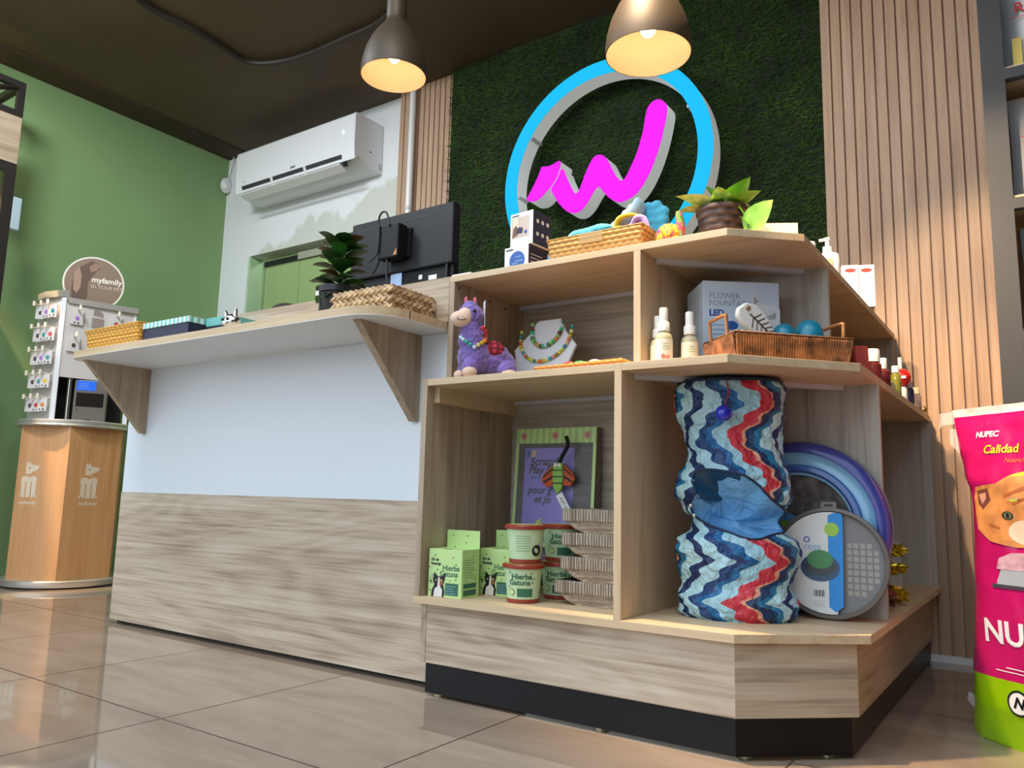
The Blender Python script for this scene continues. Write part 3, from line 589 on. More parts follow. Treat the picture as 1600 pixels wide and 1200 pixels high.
for i in range(13):
    a=R(205+i*17); c=(-.034+.036*math.cos(a),-.008+.040*math.sin(a) if 0 else -.008-.043*abs(math.sin(a))**.7,.058+.030*math.cos(R(i*17))*-1*0+ (.028+abs(i-4.0)*.0068)-.006)
    part('bead',BA(c,.0058,2),mat('bead_%d'%i,bc[min(7,abs(i-3)) if i>3 else max(0,1-i//2)],.25),t,local=True,smooth=80)
part('price_tag',BX(-.004,-.0025,-.022,.010,.140,.215),CARDW,t,local=True)
t.rotation_euler=(0,0,.78)
# necklace bust
t=thing('necklace_bust','white jewellery bust display in the upper left bay','display',(-1.135,1.80,ZM))
bm=nb(); prof=[(-.070,0),(.070,0),(.098,.098),(.104,.112),(.060,.160),(.046,.192),(.036,.200),(-.036,.200),(-.046,.192),(-.060,.160),(-.104,.112),(-.098,.098)]
prof=[(x*.98,z) for x,z in prof]
fr=frame((0,-.03,0),(1,0,0),(0,.30,1)); prism(bm,prof,-.010,0,fr); part('bust',bm,mat('bust_white',(226,228,232),.45),t,local=True,bevel=.003)
part('prop',BX(-.03,.03,.0,.055,0,.012),mat('bust_white2',(220,222,226),.5),t,local=True)
def strand(label,loc,n,w_,d,zt,r,cols,M,bust):
    k=thing('bead_necklace',label,'necklace',loc,0,'bead necklaces on the white bust'); mats=[mat('nb',c,.15,trans=.0,coat=.3) for c in cols]
    for i in range(n):
        u=-1+2*i/(n-1); x=w_*math.sin(u*PI/2*1.02); y=zt-d*math.cos(u*PI/2)**.9 if abs(u)<1 else zt
        p=M@Vector((x,y,r*.95)); part('bead',BA(p+origin(bust)-Vector(loc),r*rnd.uniform(.85,1.12),2),mats[i%len(mats)],k,local=True,smooth=80)
    return k
colA=[(196,220,80),(30,140,150),(220,190,120),(232,110,40),(206,190,60),(230,224,150),(40,170,190),(220,150,130),(150,130,60),(232,206,40)]
colB=[(140,190,110),(120,40,50),(30,190,120),(180,220,220),(90,120,90),(120,210,60),(70,170,90),(230,130,50)]
strand('long necklace of orange yellow and teal beads, outer one on the white bust',(-1.135,1.78,ZM+.06),27,.083,.098,.165,.0058,colA,fr,t)
strand('short necklace of green beads, inner one on the white bust',(-1.135,1.79,ZM+.09),21,.050,.072,.185,.0062,colB,fr,t)
# flat woven mat and trinkets
t=thing('woven_tray','flat orange woven mat tray at the right of the upper left bay','tray',(-.915,1.665,ZM))
part('mat',BX(-.12,.115,-.06,.07,0,.007),weave('orange_weave',(150,94,40),(200,142,72),160,100),t,local=True,bevel=.004)
part('rim',TU([(-.12,-.06,.0085),(.115,-.06,.012),(.115,.07,.012),(-.12,.07,.0085)],.0075,8,True),weave('orange_weave_rim',(170,104,36),(220,158,74),160,100),t,local=True,smooth=50)
for i,(c,m_,lab) in enumerate([((-.03,.02,.021),(70,150,90),'small green bead trinket on the orange woven mat'),((.012,.02,.023),(232,214,210),'small white trinket on the orange woven mat'),((-.06,.02,.019),(190,60,60),'small red bead trinket at the left of the orange woven mat')]):
    bm=nb(); ball(bm,(0,0,.004),.011,2,(1.7,1,.75)); ball(bm,(.016,0,.003),.008,2,(1.2,1,.8)); ball(bm,(-.016,.002,.003),.007,2,(1.2,1,.8))
    solo('trinket',bm,mat('trinket_%d'%i,m_,.25),lab,'trinket',(-.915+c[0],1.645+c[1],ZM+.0215),'trinkets on the woven mat',smooth=80,local=True)
# ================================================================ UPPER RIGHT BAY
SPRAYW=mat('spray_white',(240,240,234),.35); AMB=mat('pale_liquid',(214,206,170),.12,alpha=.75); LABM=mat('bottle_label',(238,236,214),.5); PINK=mat('label_pink',(206,140,120),.5)
def spray(loc,label,k=1.0,rz=0):
    t=thing('spray_bottle',label,'bottle',loc,rz,'small spray bottles in the upper right bay')
    part('bottle',LA([(.018*k,0),(.0195*k,.002),(.0195*k,.056*k),(.017*k,.066*k),(.009*k,.072*k),(.009*k,.074*k)],24),AMB,t,local=True,smooth=40)
    part('wrap_label',LA([(.0198*k,.004),(.0198*k,.054*k)],24,cap=False),LABM,t,local=True,smooth=40)
    part('collar',LA([(.0125*k,.073*k),(.0135*k,.074*k),(.0135*k,.092*k),(.0115*k,.095*k)],20),SPRAYW,t,local=True,smooth=40)
    part('cap',LA([(.0095*k,.095*k),(.0095*k,.124*k),(.0085*k,.127*k)],20),SPRAYW,t,local=True,smooth=40)
    a=-.55
    F=frame((.0199*k*math.sin(-a)*1.0+.0*k,-.0200*k*math.cos(a),0),(math.cos(-a),math.sin(-a),0),(0,0,1))
    decal('pink_print',[circ(-.006*k,.014*k,.005*k,12,.006*k),circ(.004*k,.013*k,.005*k,12,.005*k)],PINK,t,F,.0008)
    lines(F,-.008*k,.009*k,.030*k,.048*k,3,mat('label_green',(170,190,140),.5),t); return t
spray((at(1037,530,y=1.625).x,1.625,ZM),'small spray bottle, middle of the three beside the fountain carton',1.02,.1)
spray((-.7395,1.675,ZM),'small spray bottle, leftmost and half hidden of the three beside the fountain carton',.98,.1)
spray((-.664,1.680,ZM),'spray bottle of pale liquid standing right in front of the white fountain carton',1.0,.1)
# fountain carton
FB=mat('fountain_carton_blue_white',(206,222,240),.4)
ang=.65; N_=at(1099,500,y=1.752); ea=(N_.x,1.752); sx_,sy_=.185,.137; ux,uy=math.cos(ang),math.sin(ang); cxy=(ea[0]+ux*sx_/2-uy*sy_/2,ea[1]+uy*sx_/2+ux*sy_/2)
t,F,Rt,L_=carton('fountain_carton','large pale blue carton for a flower fountain with a white cat picture','carton',(cxy[0],cxy[1],ZM),ang,sx_,sy_,at(1099,438,y=1.752).z-ZM,FB)
text('title_lettering','FLOWER',.0195,mat('title_grey',(140,158,180),.5),t,off(F,0)@Matrix.Translation((.014,.183,0)),'LEFT'); text('title_lettering','FOUNTAIN',.0195,bpy.data.materials['title_grey'],t,F@Matrix.Translation((.014,.165,0)),'LEFT')
text('title_lettering','LED',.021,BLUE,t,F@Matrix.Translation((.014,.141,0)),'LEFT',bold=.0008)
lines(F,.014,.065,.055,.122,6,LBLUE,t)
CATW=mat('picture_cat_white',(226,228,232),.5); CATS=mat('picture_cat_grey',(176,170,172),.5)
decal('cat_picture',[[(.118,.05),(.198,.05),(.198,.165),(.180,.176),(.150,.180),(.135,.172),(.126,.150),(.124,.125),(.132,.11)],[(.131,.168),(.133,.204),(.152,.182)],[(.160,.148),(.190,.160),(.186,.140)]],CATW,t,F@Matrix.Translation((-.012,-.012,0)))
decal('cat_markings',[[(.134,.176),(.136,.198),(.147,.184)],[(.166,.149),(.187,.156),(.183,.143),(.172,.141)],[(.140,.128),(.150,.126),(.148,.120)]],CATS,t,off(F,.0006)@Matrix.Translation((-.012,-.012,0)))
decal('blue_splash',[circ(.068,.112,.016,16,.011)],BLUE,t,F)
decal('side_print',[rect(.012,.028,.06,.16)],mat('side_teal',(50,130,160),.5),t,L_); lines(L_,.012,.055,.185,.19,1,GREYP,t,.8); lines(L_,.065,.115,.14,.205,8,GREYP,t)
lines(L_,.04,.11,.03,.11,9,LBLUE,t)
# wicker tray
ta=.80; tu,tv=Vector((math.cos(.80),math.sin(.80),0)),Vector((-math.sin(.80),math.cos(.80),0)); tn=Vector((-.527,1.604,ZM)); tcn=tn+tu*.135+tv*.078
# its long side runs beside the chamfered edge of the shelf
t=thing('wicker_tray','brown wicker tray with two handles holding cat toys in the upper right bay','tray',tuple(tcn),ta)
part('body',basket(nb(),.262,.130,.052,.010,.005),WICK,t,local=True)
def rim_rect(a,b,z): return [(sx*a,sy*b,z) for sx,sy in ((-1,-1),(1,-1),(1,1),(-1,1))]
part('rim',TU(rim_rect(.139,.073,.053),.005,8,True),WICK,t,local=True,smooth=50); part('foot_rim',TU(rim_rect(.130,.064,.004),.004,8,True),WICK,t,local=True,smooth=50)
bm=nb()
for i in range(44):
    u=-.136+.272*i/43; tube(bm,[(u*.96,-.0680,.003),(u,-.0778,.051)],.0030,5)
for i in range(24):
    u=-.068+.136*i/23
    for s in (-1,1): tube(bm,[(s*.1340,u*.95,.003),(s*.1436,u,.051)],.0030,5)
o=part('stakes',bm,mat('wicker_stake',(160,106,64),.4,var=.35),t,local=True); o['kind']='stuff'
for s in (-1,1):
    part('handle',TU(smooth_path([(s*.139,-.040,.05),(s*.142,-.040,.088),(s*.142,-.034,.098),(s*.142,.034,.098),(s*.142,.040,.088),(s*.139,.040,.05)],4),.0042,8),mat('handle_wicker',(176,122,76),.5),t,local=True,smooth=50)
TR=t.matrix_basis.copy()
TRL=lambda x,y,z=.006: tuple(Matrix.Translation(tcn)@Matrix.Rotation(ta,4,'Z')@Vector((x,y,z)))
f=thing('fish_toy','white fish skeleton toy leaning in the wicker tray','toy',TRL(-.055,.0,.018),.8)
fr=frame((.0,.0,.0),(.78,-.1,-.62),(.62,.15,.78)); A_=[(0,.0)]
bm=nb(); prism(bm,[(-.060,.012),(-.052,.036),(-.030,.047),(.0,.044),(.03,.034),(.05,.020),(.062,.036),(.066,.0),(.055,.004),(.03,-.006),(0,-.012),(-.03,-.012),(-.052,-.004)],-.008,.008,Matrix.Translation((.0,0,.062))@frame((0,0,0),(.80,0,-.60),(.60,0,.80)))
part('body',bm,mat('fish_white',(236,232,224),.7),f,local=True,bevel=.005,smooth=60)
FM=Matrix.Translation((0,0,.062))@frame((0,-.0,0),(.80,0,-.60),(.60,0,.80))
FM=FM@Matrix.Translation((0,0,.0084))
bm=nb(); tube(bm,[FM@Vector((-.030,.018,0)),FM@Vector((.0,.016,0)),FM@Vector((.052,.010,0))],.0016,6)
for i in range(6):
    u=-.018+.012*i; h=.020-.002*i
    tube(bm,[FM@Vector((u,.016,0)),FM@Vector((u+.010,.016+h,0))],.0012,5); tube(bm,[FM@Vector((u,.016,0)),FM@Vector((u+.010,.016-h,0))],.0012,5)
part('bone_print',bm,mat('bone_brown',(74,58,46),.6),f,local=True,smooth=60)
part('eye',BA(FM@Vector((-.042,.026,0)),.006,2,(1,1,1)),mat('fish_eye',(150,120,80),.3),f,local=True,smooth=60)
# gold crackle ball in the tray
def crumple(bm,c,r,amp,seed,sub=3,sc=(1,1,1)):
    n0=len(bm.verts); ball(bm,(0,0,0),1,sub); bm.verts.ensure_lookup_table()
    for v in bm.verts[n0:]:
        d=v.co.normalized(); k=1+amp*mnoise.noise(d*3.1+Vector((seed,seed*.7,1)))+amp*.6*mnoise.noise(d*8+Vector((seed,2,3))); v.co=Vector(c)+Vector((d.x*sc[0],d.y*sc[1],d.z*sc[2]))*r*k
    return bm
GOLD=mat('gold_foil',(226,196,130),.22,.85)
bm=crumple(nb(),(0,0,.028),.030,.5,4.2); solo('foil_toy',bm,GOLD,'pale gold crinkled foil ball at the left end of the wicker tray','toy',TRL(-.085,-.004,.014),local=True)
DOME=mat('teal_plastic',(24,136,164),.3,coat=.3); 
def domed(loc,label,k):
    t=thing('grooming_ball',label,'toy',loc,0,'teal domed toys in the wicker tray')
    part('base',LA([(.018*k,0),(.027*k,.004),(.031*k,.020*k),(.032*k,.032*k)],28),mat('pale_green_base',(196,216,170),.4),t,local=True,smooth=60)
    part('dome',LA([(.0325*k,.032*k),(.0335*k,.045*k),(.032*k,.062*k),(.026*k,.078*k),(.015*k,.088*k),(.003*k,.0915*k)],28),DOME,t,local=True,smooth=60); return t
domed(TRL(.030,.02,.022),'teal domed toy, left one of the two in the wicker tray',.88); domed(TRL(.092,.016,.022),'teal domed toy, right one of the two, beside the tray handle',1.02)
# bottles on the right end of the middle shelf
def bottle(loc,label,cat,prof,m,cap=None,capm=None,g='small bottles at the right end of the middle shelf',nm='small_bottle'):
    t=thing(nm,label,cat,loc,0,g); part('body',LA(prof,20),m,t,local=True,smooth=40)
    if cap: part('cap',LA(cap,18),capm,t,local=True,smooth=40)
    return t
BURG=mat('burgundy_plastic',(104,34,36),.35)
t,F,Rt,L_=carton('small_carton','narrow burgundy carton beside the right end of the wicker tray','carton',(-.372,2.06,ZM),.7,.03,.03,.085,mat('burgundy_card',(116,44,44),.5))
bottle((-.362,2.17,ZM),'burgundy bottle with a wide white cap on the middle shelf','bottle',[(.021,0),(.022,.002),(.022,.055),(.016,.062)],BURG,[(.0195,.0625),(.0195,.092),(.017,.096)],WPLAS)
bottle((-.356,2.28,ZM),'burgundy bottle with a narrow white cap on the middle shelf','bottle',[(.019,0),(.02,.002),(.02,.052),(.012,.06)],BURG,[(.0125,.0605),(.0125,.088),(.011,.09)],WPLAS)
bottle((-.341,2.40,ZM),'green yellow oil bottle with a white cap on the middle shelf','bottle',[(.013,0),(.014,.002),(.014,.058),(.008,.066)],mat('olive_glass',(126,130,50),.1,alpha=.85),[(.010,.0665),(.010,.084),(.009,.086)],WPLAS)
t=thing('red_ball_bottle','red round topped bottle with a white spout on the middle shelf','bottle',(-.349,2.55,ZM),0,'small bottles at the right end of the middle shelf')
part('body',LA([(.016,0),(.017,.002),(.017,.04),(.012,.046)],20),WPLAS,t,local=True,smooth=40); part('ball',BA((0,0,.074),.028,3),mat('red_gloss',(214,36,30),.2),t,local=True,smooth=80); part('spout',LA([(.006,.1),(.006,.135)],12),WPLAS,t,local=True,smooth=40)
part('band',BX(-.004,.018,-.029,-.022,.068,.076),CARDW,t,local=True)
bottle((-.335,2.60,ZM),'dark bottle with a red and white cap on the middle shelf','bottle',[(.013,0),(.014,.002),(.014,.042),(.01,.048)],mat('dark_bottle',(60,56,84),.3),[(.011,.0485),(.011,.064),(.01,.066)],mat('cap_pinkish',(220,190,190),.4))
bottle((-.334,2.74,ZM),'clear small bottle with a cream cap on the middle shelf','bottle',[(.014,0),(.015,.002),(.015,.04),(.009,.046)],mat('smoky_clear',(170,150,150),.1,alpha=.6),[(.0125,.0465),(.0125,.066),(.011,.068)],mat('cap_cream',(232,218,176),.4))
bottle((-.352,2.33,ZM),'clear round flask with gold tips low between the bottles on the middle shelf','flask',[(.012,0),(.018,.004),(.021,.016),(.018,.028),(.010,.034)],mat('flask_clear',(210,205,170),.08,alpha=.6),[(.007,.0345),(.007,.046)],GOLD,nm='small_flask')
t=thing('metal_toy','small silver and gold toy at the far end of the middle shelf','toy',(-.338,2.90,ZM)); part('ball',BA((-.008,0,.012),.0118,2),CHROME,t,local=True,smooth=80); part('body',BA((.006,-.004,.014),.0125,2),mat('dull_gold',(176,150,90),.3,.8),t,local=True,smooth=80)
# ================================================================ LOWER LEFT BAY
GRN=mat('pale_green_card',(196,226,150),.5); DGRN=mat('dark_green_print',(52,108,82),.5); CATB=mat('cat_black',(30,28,30),.6); CATO=mat('cat_rust',(150,92,66),.6); CATWH=mat('cat_white',(232,226,220),.6)
def paw(M,x,y,s):
    return [circ(x,y-.3*s,.5*s,8,.4*s),circ(x-.5*s,y+.25*s,.2*s,6),circ(x,y+.5*s,.2*s,6),circ(x+.5*s,y+.25*s,.2*s,6)]
def paws(F,spots,s,parent):
    decal('paw_print',sum([paw(F,x,y,s) for x,y in spots],[]),DGRN,parent,F)
def kit(loc,rz,label):
    w,d,h=.104,.080,.120
    t,F,Rt,L_=carton('refill_box',label,'box',loc,rz,w,d,h,GRN,'pale green refill boxes',.0008)
    part('back_flap',BX(-w/2,w/2,d/2-.0022,d/2-.0004,h-.002,h+.046),GRN,t,local=True)
    part('tuck_slot',PR(circ(0,-.030,.014,16,.006),h,h+.0004),INK,t,local=True)
    text('heading_lettering','Kit de',.0095,INK,t,F@Matrix.Translation((.008,.093,0)),'LEFT',bold=.0004); text('heading_lettering','Recarga',.0095,INK,t,F@Matrix.Translation((.008,.083,0)),'LEFT',bold=.0004)
    text('name_lettering','Hierba',.019,DGRN,t,F@Matrix.Translation((.044,.073,0)),'LEFT',bold=.0004); text('name_lettering','Gatuna',.019,DGRN,t,F@Matrix.Translation((.036,.058,0)),'LEFT',bold=.0004)
    decal('green_patch',[rect(.054,.094,.006,.036)],DGRN,t,F); lines(off(F,.0006),.057,.086,.010,.034,4,LBLUE,t,.18)
    decal('emblem_ring',[circ(.009,.040,.008,16)],INK,t,F); decal('emblem_disc',[circ(.009,.040,.007,16)],GRN,t,off(F,.0005)); decal('emblem_paw',paw(F,.009,.0395,.006),INK,t,off(F,.0009))
    FC=F@Matrix.Translation((.033,0,0))@Matrix.Diagonal((1.3,1,1,1))@Matrix.Translation((-.035,0,0))
    decal('cat_picture',[[(.018,.001),(.048,.001),(.050,.015),(.046,.03),(.050,.045),(.051,.062),(.043,.052),(.032,.052),(.024,.062),(.022,.046),(.025,.03),(.019,.016)]],CATB,t,off(FC,.0003))
    decal('cat_chest',[[(.024,.001),(.044,.001),(.045,.018),(.040,.026),(.0375,.05),(.0345,.05),(.033,.026),(.026,.020)]],CATWH,t,off(FC,.0009)); decal('cat_patch',[[(.038,.028),(.046,.030),(.047,.042),(.039,.047)]],CATO,t,off(FC,.0012)); decal('cat_eye',[circ(.0295,.042,.0018,8),circ(.0425,.042,.0018,8)],GRN,t,off(FC,.0016))
    paws(F,[(.02,.104),(.076,.100),(.086,.083),(.094,.074),(.088,.060),(.068,.042),(.086,.046),(.028,.068),(.012,.054),(.006,.016),(.004,.074)],.0034,t)
    lines(Rt,.008,.06,.050,.100,8,DGRN,t,.12); decal('side_patch',[rect(.008,.065,.024,.036),rect(.008,.065,.006,.020)],DGRN,t,Rt); paws(Rt,[(.02,.043),(.062,.046),(.05,.103)],.003,t)
    BF=frame((-w/2,d/2-.0024,h-.002),(1,0,0),(0,0,1)); paws(BF,[(.02,.034),(.066,.034),(.062,.016),(.026,.004)],.0034,t)
    return t
k0=kit((-1.289,1.628,ZB_),.06,'pale green refill box with a cat picture, front one at the left')
dup(k0,(-1.215,1.750,ZB_),.06,'pale green refill box half hidden between the front box and the stacked tubs')
TUBG=mat('tub_green_white',(196,222,178),.4); TERR=mat('terracotta_plastic',(150,56,40),.35)
def tub(loc,label,rz,face=True):
    t=thing('herb_tub',label,'tub',loc,rz,'green tubs with terracotta lids')
    part('base_ring',LA([(.038,0),(.040,.002),(.0405,.010)],36),TERR,t,local=True,smooth=40)
    part('tub',LA([(.0395,.0102),(.047,.082)],36),TUBG,t,local=True,smooth=40)
    part('lid',LA([(.0475,.0822),(.053,.084),(.0535,.090),(.050,.094),(.046,.094)],36),TERR,t,local=True,smooth=40); part('lid_top',LA([(.0455,.0942),(.001,.0948)],30),mat('lid_yellow_green',(200,196,110),.5),t,local=True)
    def cyl(polys,z0=.0,th=.0006):
        bm=nb()
        for p in polys:
            # wrap onto the tub: x is arc length, y is height
            n=len(p); vs=[]
            for (x,y) in p:
                r=.0395+.0075*(y-.0102)/.0718+.0006+th; a=-PI/2+x/.043; vs.append(bm.verts.new((r*math.cos(a),r*math.sin(a),y)))
            bm.faces.new(vs)
        return bm
    def wtext(s,size,x,y):
        o=text('name_lettering',s,size,DGRN,t,Matrix.Translation((x,y,0)),'LEFT',bold=.0004)
        for v in o.data.vertices:
            xx,yy,zz=v.co; r=.0395+.0075*(yy-.0102)/.0718+.0009+zz; a=-PI/2+xx/.043; v.co=(r*math.cos(a),r*math.sin(a),yy)
    if face:
        wtext('Hierba',.0185,-.026,.064); wtext('Gatuna',.0185,-.033,.050)
        bm=cyl([[(x0,.016),(x0+.008,.016),(x0+.008,.036),(x0,.036)] for x0 in (-.012,-.004,.004,.012,.020)]); part('green_patch',bm,DGRN,t,local=True)
        bm=cyl([circ(-.027,.027,.008,14)]); part('emblem_ring',bm,INK,t,local=True)
        bm=cyl([circ(-.027,.027,.0068,14)],th=.001); part('emblem_disc',bm,GRN,t,local=True)
        bm=cyl([circ(x,y,.0022,6) for x,y in ((.022,.072),(.03,.060),(.026,.05),(-.03,.074),(-.035,.04))]); part('paw_print',bm,DGRN,t,local=True)
    else:
        bm=cyl([[(x0,y),(x0+.012,y),(x0+.012,y+.0012),(x0,y+.0012)] for x0 in (-.020,-.008,.004) for y in (.03,.036,.042,.048,.054,.060,.066)]); part('small_print',bm,mat('tub_print_grey',(120,150,110),.5),t,local=True)
        bm=cyl([circ(.034,.032,.014,16)]); part('picture_disc',bm,CATB,t,local=True)
    return t
t1=tub((-1.098,1.665,ZB_),'green herb tub with terracotta lid, lower of the front stack',.5)
tub((-1.096,1.668,ZB_+.0952),'green herb tub of small print, upper of the front stack',.5,False)
dup(t1,(-1.072,1.795,ZB_),.4,'green herb tub half hidden behind the front stack, under another tub'); 
t3=dup(t1,(-1.070,1.797,ZB_+.0952),.6,'green herb tub on top of the hidden tub, its lid showing behind the front stack')
bm=nb()
# corrugated cardboard scratchers
CARD=mat('corrugated_cardboard',(150,134,116),.7); n=NT(CARD); v=n.coord(); s_=n.new('ShaderNodeSeparateXYZ'); n.link(v,s_.inputs[0])
wv=n.math('SINE',n.math('ADD',n.math('MULTIPLY',s_.outputs[0],850),n.math('MULTIPLY',n.noise(n.coord(scale=(60,60,6)),1,4),9)))
n.link(n.ramp(n.math('MULTIPLY_ADD',wv,.25,n.math('MULTIPLY',n.noise(n.coord(scale=(160,160,14)),1,3),1.0)),[(.25,(112,98,84)),(.5,(150,134,116)),(.8,(206,194,176))]),n.n['Principled BSDF'].inputs['Base Color']); n.bump(wv,.6,.003)
CARDU=mat('kraft_flute_face',(140,120,98),.65); n=NT(CARDU); v=n.coord(scale=(25,25,220)); n.link(n.ramp(n.noise(v,1,4,1.5),[(.3,(104,88,72)),(.5,(146,126,104)),(.72,(186,166,140))]),n.n['Principled BSDF'].inputs['Base Color']); n.bump(n.noise(v,1,3,1.5),.6,.003)
def scratcher(loc,label,x0,dx):
    """a dished block: flat top edge with open flutes, rounded keel below"""
    t=thing('cardboard_scratcher',label,'cat scratcher',loc,0,'stacked cardboard scratchers')
    h=.0575
    prof=[(0,h),(-.002,h*.62),(.012,h*.40),(.035,h*.14),(.06,0),(.203,0),(.203,h)]
    a=part('core',PR([(x,z) for x,z in prof],0,.16,Matrix(((1,0,0,0),(0,0,1,0),(0,1,0,0),(0,0,0,1)))),CARDU,t,local=True,smooth=35)
    part('flute_edge',BX(-.004,.203,-.004,.164,h*.45,h),CARD,t,local=True,bevel=.004); return t
sc=[(-1.024,'lowest and widest cardboard scratcher of the stack in the lower left bay',1.18),(-1.008,'cardboard scratcher second from the bottom of the stack',1),(-1.006,'cardboard scratcher third from the bottom of the stack',1),(-1.005,'topmost cardboard scratcher of the stack in front of the play ramp package',1)]
z=ZB_
for i,(x,lab,k) in enumerate(sc):
    if i==0:
        s0=scratcher((x,1.70,z),lab,0,0)
    else:
        s1=dup(s0,(x,1.70,z),0,lab)
    z+=.0580
# scratch ramp package leaning on the back panel
t=thing('scratch_ramp_package','shrink-wrapped cat scratch ramp with a purple leaflet leaning in the lower left bay','package',(-1.170,1.895,ZB_))
w2,hh=.134,.458; T=Matrix.Rotation(-R(4),4,'X')
def tp(bm): bm.transform(T); return bm
part('box_side',tp(BX(-w2,w2,.003,.034,0,hh)),mat('ramp_brown_card',(104,74,60),.6),t,local=True)
F=T@frame((-w2,.0028,0),(1,0,0),(0,0,1))
LIME=mat('lime_border',(164,206,96),.5); LIME2=mat('lime_border_light',(196,226,140),.5)
decal('border',[rect(0,2*w2,0,.014),rect(0,.010,0,hh),rect(2*w2-.010,2*w2,0,hh)],LIME2,t,F); decal('top_border',[rect(0,2*w2,hh-.044,hh)],LIME,t,off(F,.0005)); decal('top_stripe',[rect(.012+.022*i,.022+.022*i,hh-.044,hh) for i in range(12)],LIME2,t,off(F,.001))
decal('rosette',[circ(x,hh-.022,.012,16) for x in (.026,.134,.240)],mat('rosette_pink',(196,150,116),.5),t,off(F,.0016)); decal('rosette_centre',[circ(x,hh-.022,.006,12) for x in (.026,.134,.240)],mat('rosette_red',(180,90,70),.5),t,off(F,.002))
CORR=mat('dark_corrugated',(70,62,60),.7); n=NT(CORR); wv=n.noise(n.coord(scale=(14,14,120)),1,4,.8); n.link(n.ramp(wv,[(.35,(50,44,44)),(.55,(76,68,66)),(.75,(98,90,86))]),n.n['Principled BSDF'].inputs['Base Color']); n.bump(wv,.7,.003)
decal('scratch_pad',[rect(.010,2*w2-.010,.014,hh-.044)],CORR,t,off(F,.0005))
LILAC=mat('lilac_leaflet',(134,122,206),.5); lx0,lx1,ly1=.034,.200,hh-.058
decal('leaflet',[rect(lx0,lx1,.05,ly1)],LILAC,t,off(F,.0012),.0008)
Fl=off(F,.0021); PINKT=lambda x,y:Fl@Matrix.Translation((x,y,0))
decal('corner_mark',[rect(.040,.054,ly1-.026,ly1-.006)],mat('mark_blue',(70,90,150),.5),t,Fl); decal('corner_mark_light',[rect(.056,.072,ly1-.026,ly1-.006)],mat('mark_peach',(214,170,150),.5),t,Fl)
text('leaflet_lettering','Scratch',.034,mat('leaflet_ink',(34,28,60),.5),t,PINKT(.052,ly1-.040),'LEFT',shear=.25,bold=.0008); text('leaflet_lettering','Play Ramp',.031,bpy.data.materials['leaflet_ink'],t,PINKT(.050,ly1-.064),'LEFT',shear=.25,bold=.0008)
text('leaflet_lettering','pour g',.030,bpy.data.materials['leaflet_ink'],t,PINKT(.050,ly1-.122),'LEFT',shear=.25,bold=.0008); text('leaflet_lettering','et jo',.030,bpy.data.materials['leaflet_ink'],t,PINKT(.072,ly1-.148),'LEFT',shear=.25,bold=.0008)
lines(Fl,.06,.13,ly1-.087,ly1-.083,1,INK,t,.5)
decal('ramp_picture',[[(.044,.150),(.098,.196),(.150,.140),(.120,.09),(.060,.10)]],mat('picture_grey',(150,148,150),.5),t,Fl); decal('ramp_picture_edge',[[(.044,.150),(.044,.142),(.098,.188),(.098,.200)],[(.042,.148),(.100,.094),(.098,.078),(.042,.116)]],mat('picture_lime',(196,210,60),.5),t,off(Fl,.0006))
decal('cat_drawing',[circ(.138,.150,.018,18,.016),[(.106,.124),(.130,.146),(.150,.130),(.152,.100),(.120,.098)],[(.126,.160),(.130,.178),(.138,.166)],[(.142,.166),(.152,.176),(.152,.160)]],CATB,t,off(Fl,.001)); decal('cat_drawing_face',[circ(.141,.145,.009,14,.007),circ(.134,.154,.004,10),circ(.144,.154,.004,10),circ(.112,.126,.008,10),circ(.104,.112,.008,10)],CATWH,t,off(Fl,.0014))
decal('spring_drawing',[rect(.158,.162,.15+.006*i,.152+.006*i) for i in range(8)],INK,t,off(Fl,.0008))
part('shrink_wrap',tp(BX(-w2-.0012,w2+.0012,-.0032,.035,-.0,hh+.001)),mat('shrink_film',(255,255,255),.06,alpha=.10,spec=.8),t,local=True)
# butterfly toy hanging on it
t=thing('butterfly_toy','black green and orange butterfly wand toy with a white tag hanging on the ramp package','toy',(-1.135,1.899,.50))
Fb=Matrix.Translation((0,-.003,0))@frame((0,0,0),(1,0,0),(0,0,1))
part('cord',TU(smooth_path([(.022,-.008,.172),(.030,-.012,.150),(.022,-.012,.132),(.010,-.010,.115),(.002,-.008,.100)],5),.006,8),mat('black_felt',(24,24,26),.9),t,local=True,smooth=60)
part('wing',PR([(-.014,.095),(-.050,.066),(-.056,.048),(-.040,.030),(-.012,.036)],.002,.008,Fb),mat('wing_orange',(196,86,48),.8),t,local=True); part('wing',PR([(.014,.095),(.046,.070),(.052,.052),(.038,.034),(.012,.036)],.002,.008,Fb),bpy.data.materials['wing_orange'],t,local=True)
for vv in ([(-.012,.090),(-.05,.060),(-.048,.057),(-.012,.085)],[(-.012,.066),(-.05,.045),(-.046,.041),(-.012,.060)],[(.012,.090),(.046,.064),(.044,.061),(.012,.085)],[(.012,.066),(.046,.048),(.042,.044),(.012,.060)]): decal('wing_vein',[vv],CATB,t,off(Fb,.0082),.001)
part('body',PR([(-.015,.098),(.015,.098),(.017,.06),(.014,.028),(0,.010),(-.014,.028),(-.017,.06)],.002,.014,Fb),mat('bug_green',(142,190,90),.8),t,local=True,bevel=.003)
decal('body_stripe',[rect(-.0165,.0165,y,y+.003) for y in (.040,.058,.076)],CATB,t,off(Fb,.0143)); decal('eye_patch',[circ(-.006,.092,.005,10),circ(.006,.092,.005,10)],CATWH,t,off(Fb,.0143))
tgm=Fb@Matrix.Translation((.004,.012,.010))@Matrix.Rotation(R(-58),4,'Z'); part('tag',PR(rect(0,.068,-.011,.011),0,.0015,tgm),CARDW,t,local=True)
text('tag_lettering','KAT GO!',.012,INK,t,tgm@Matrix.Translation((.036,0,.0017)),shear=.2)
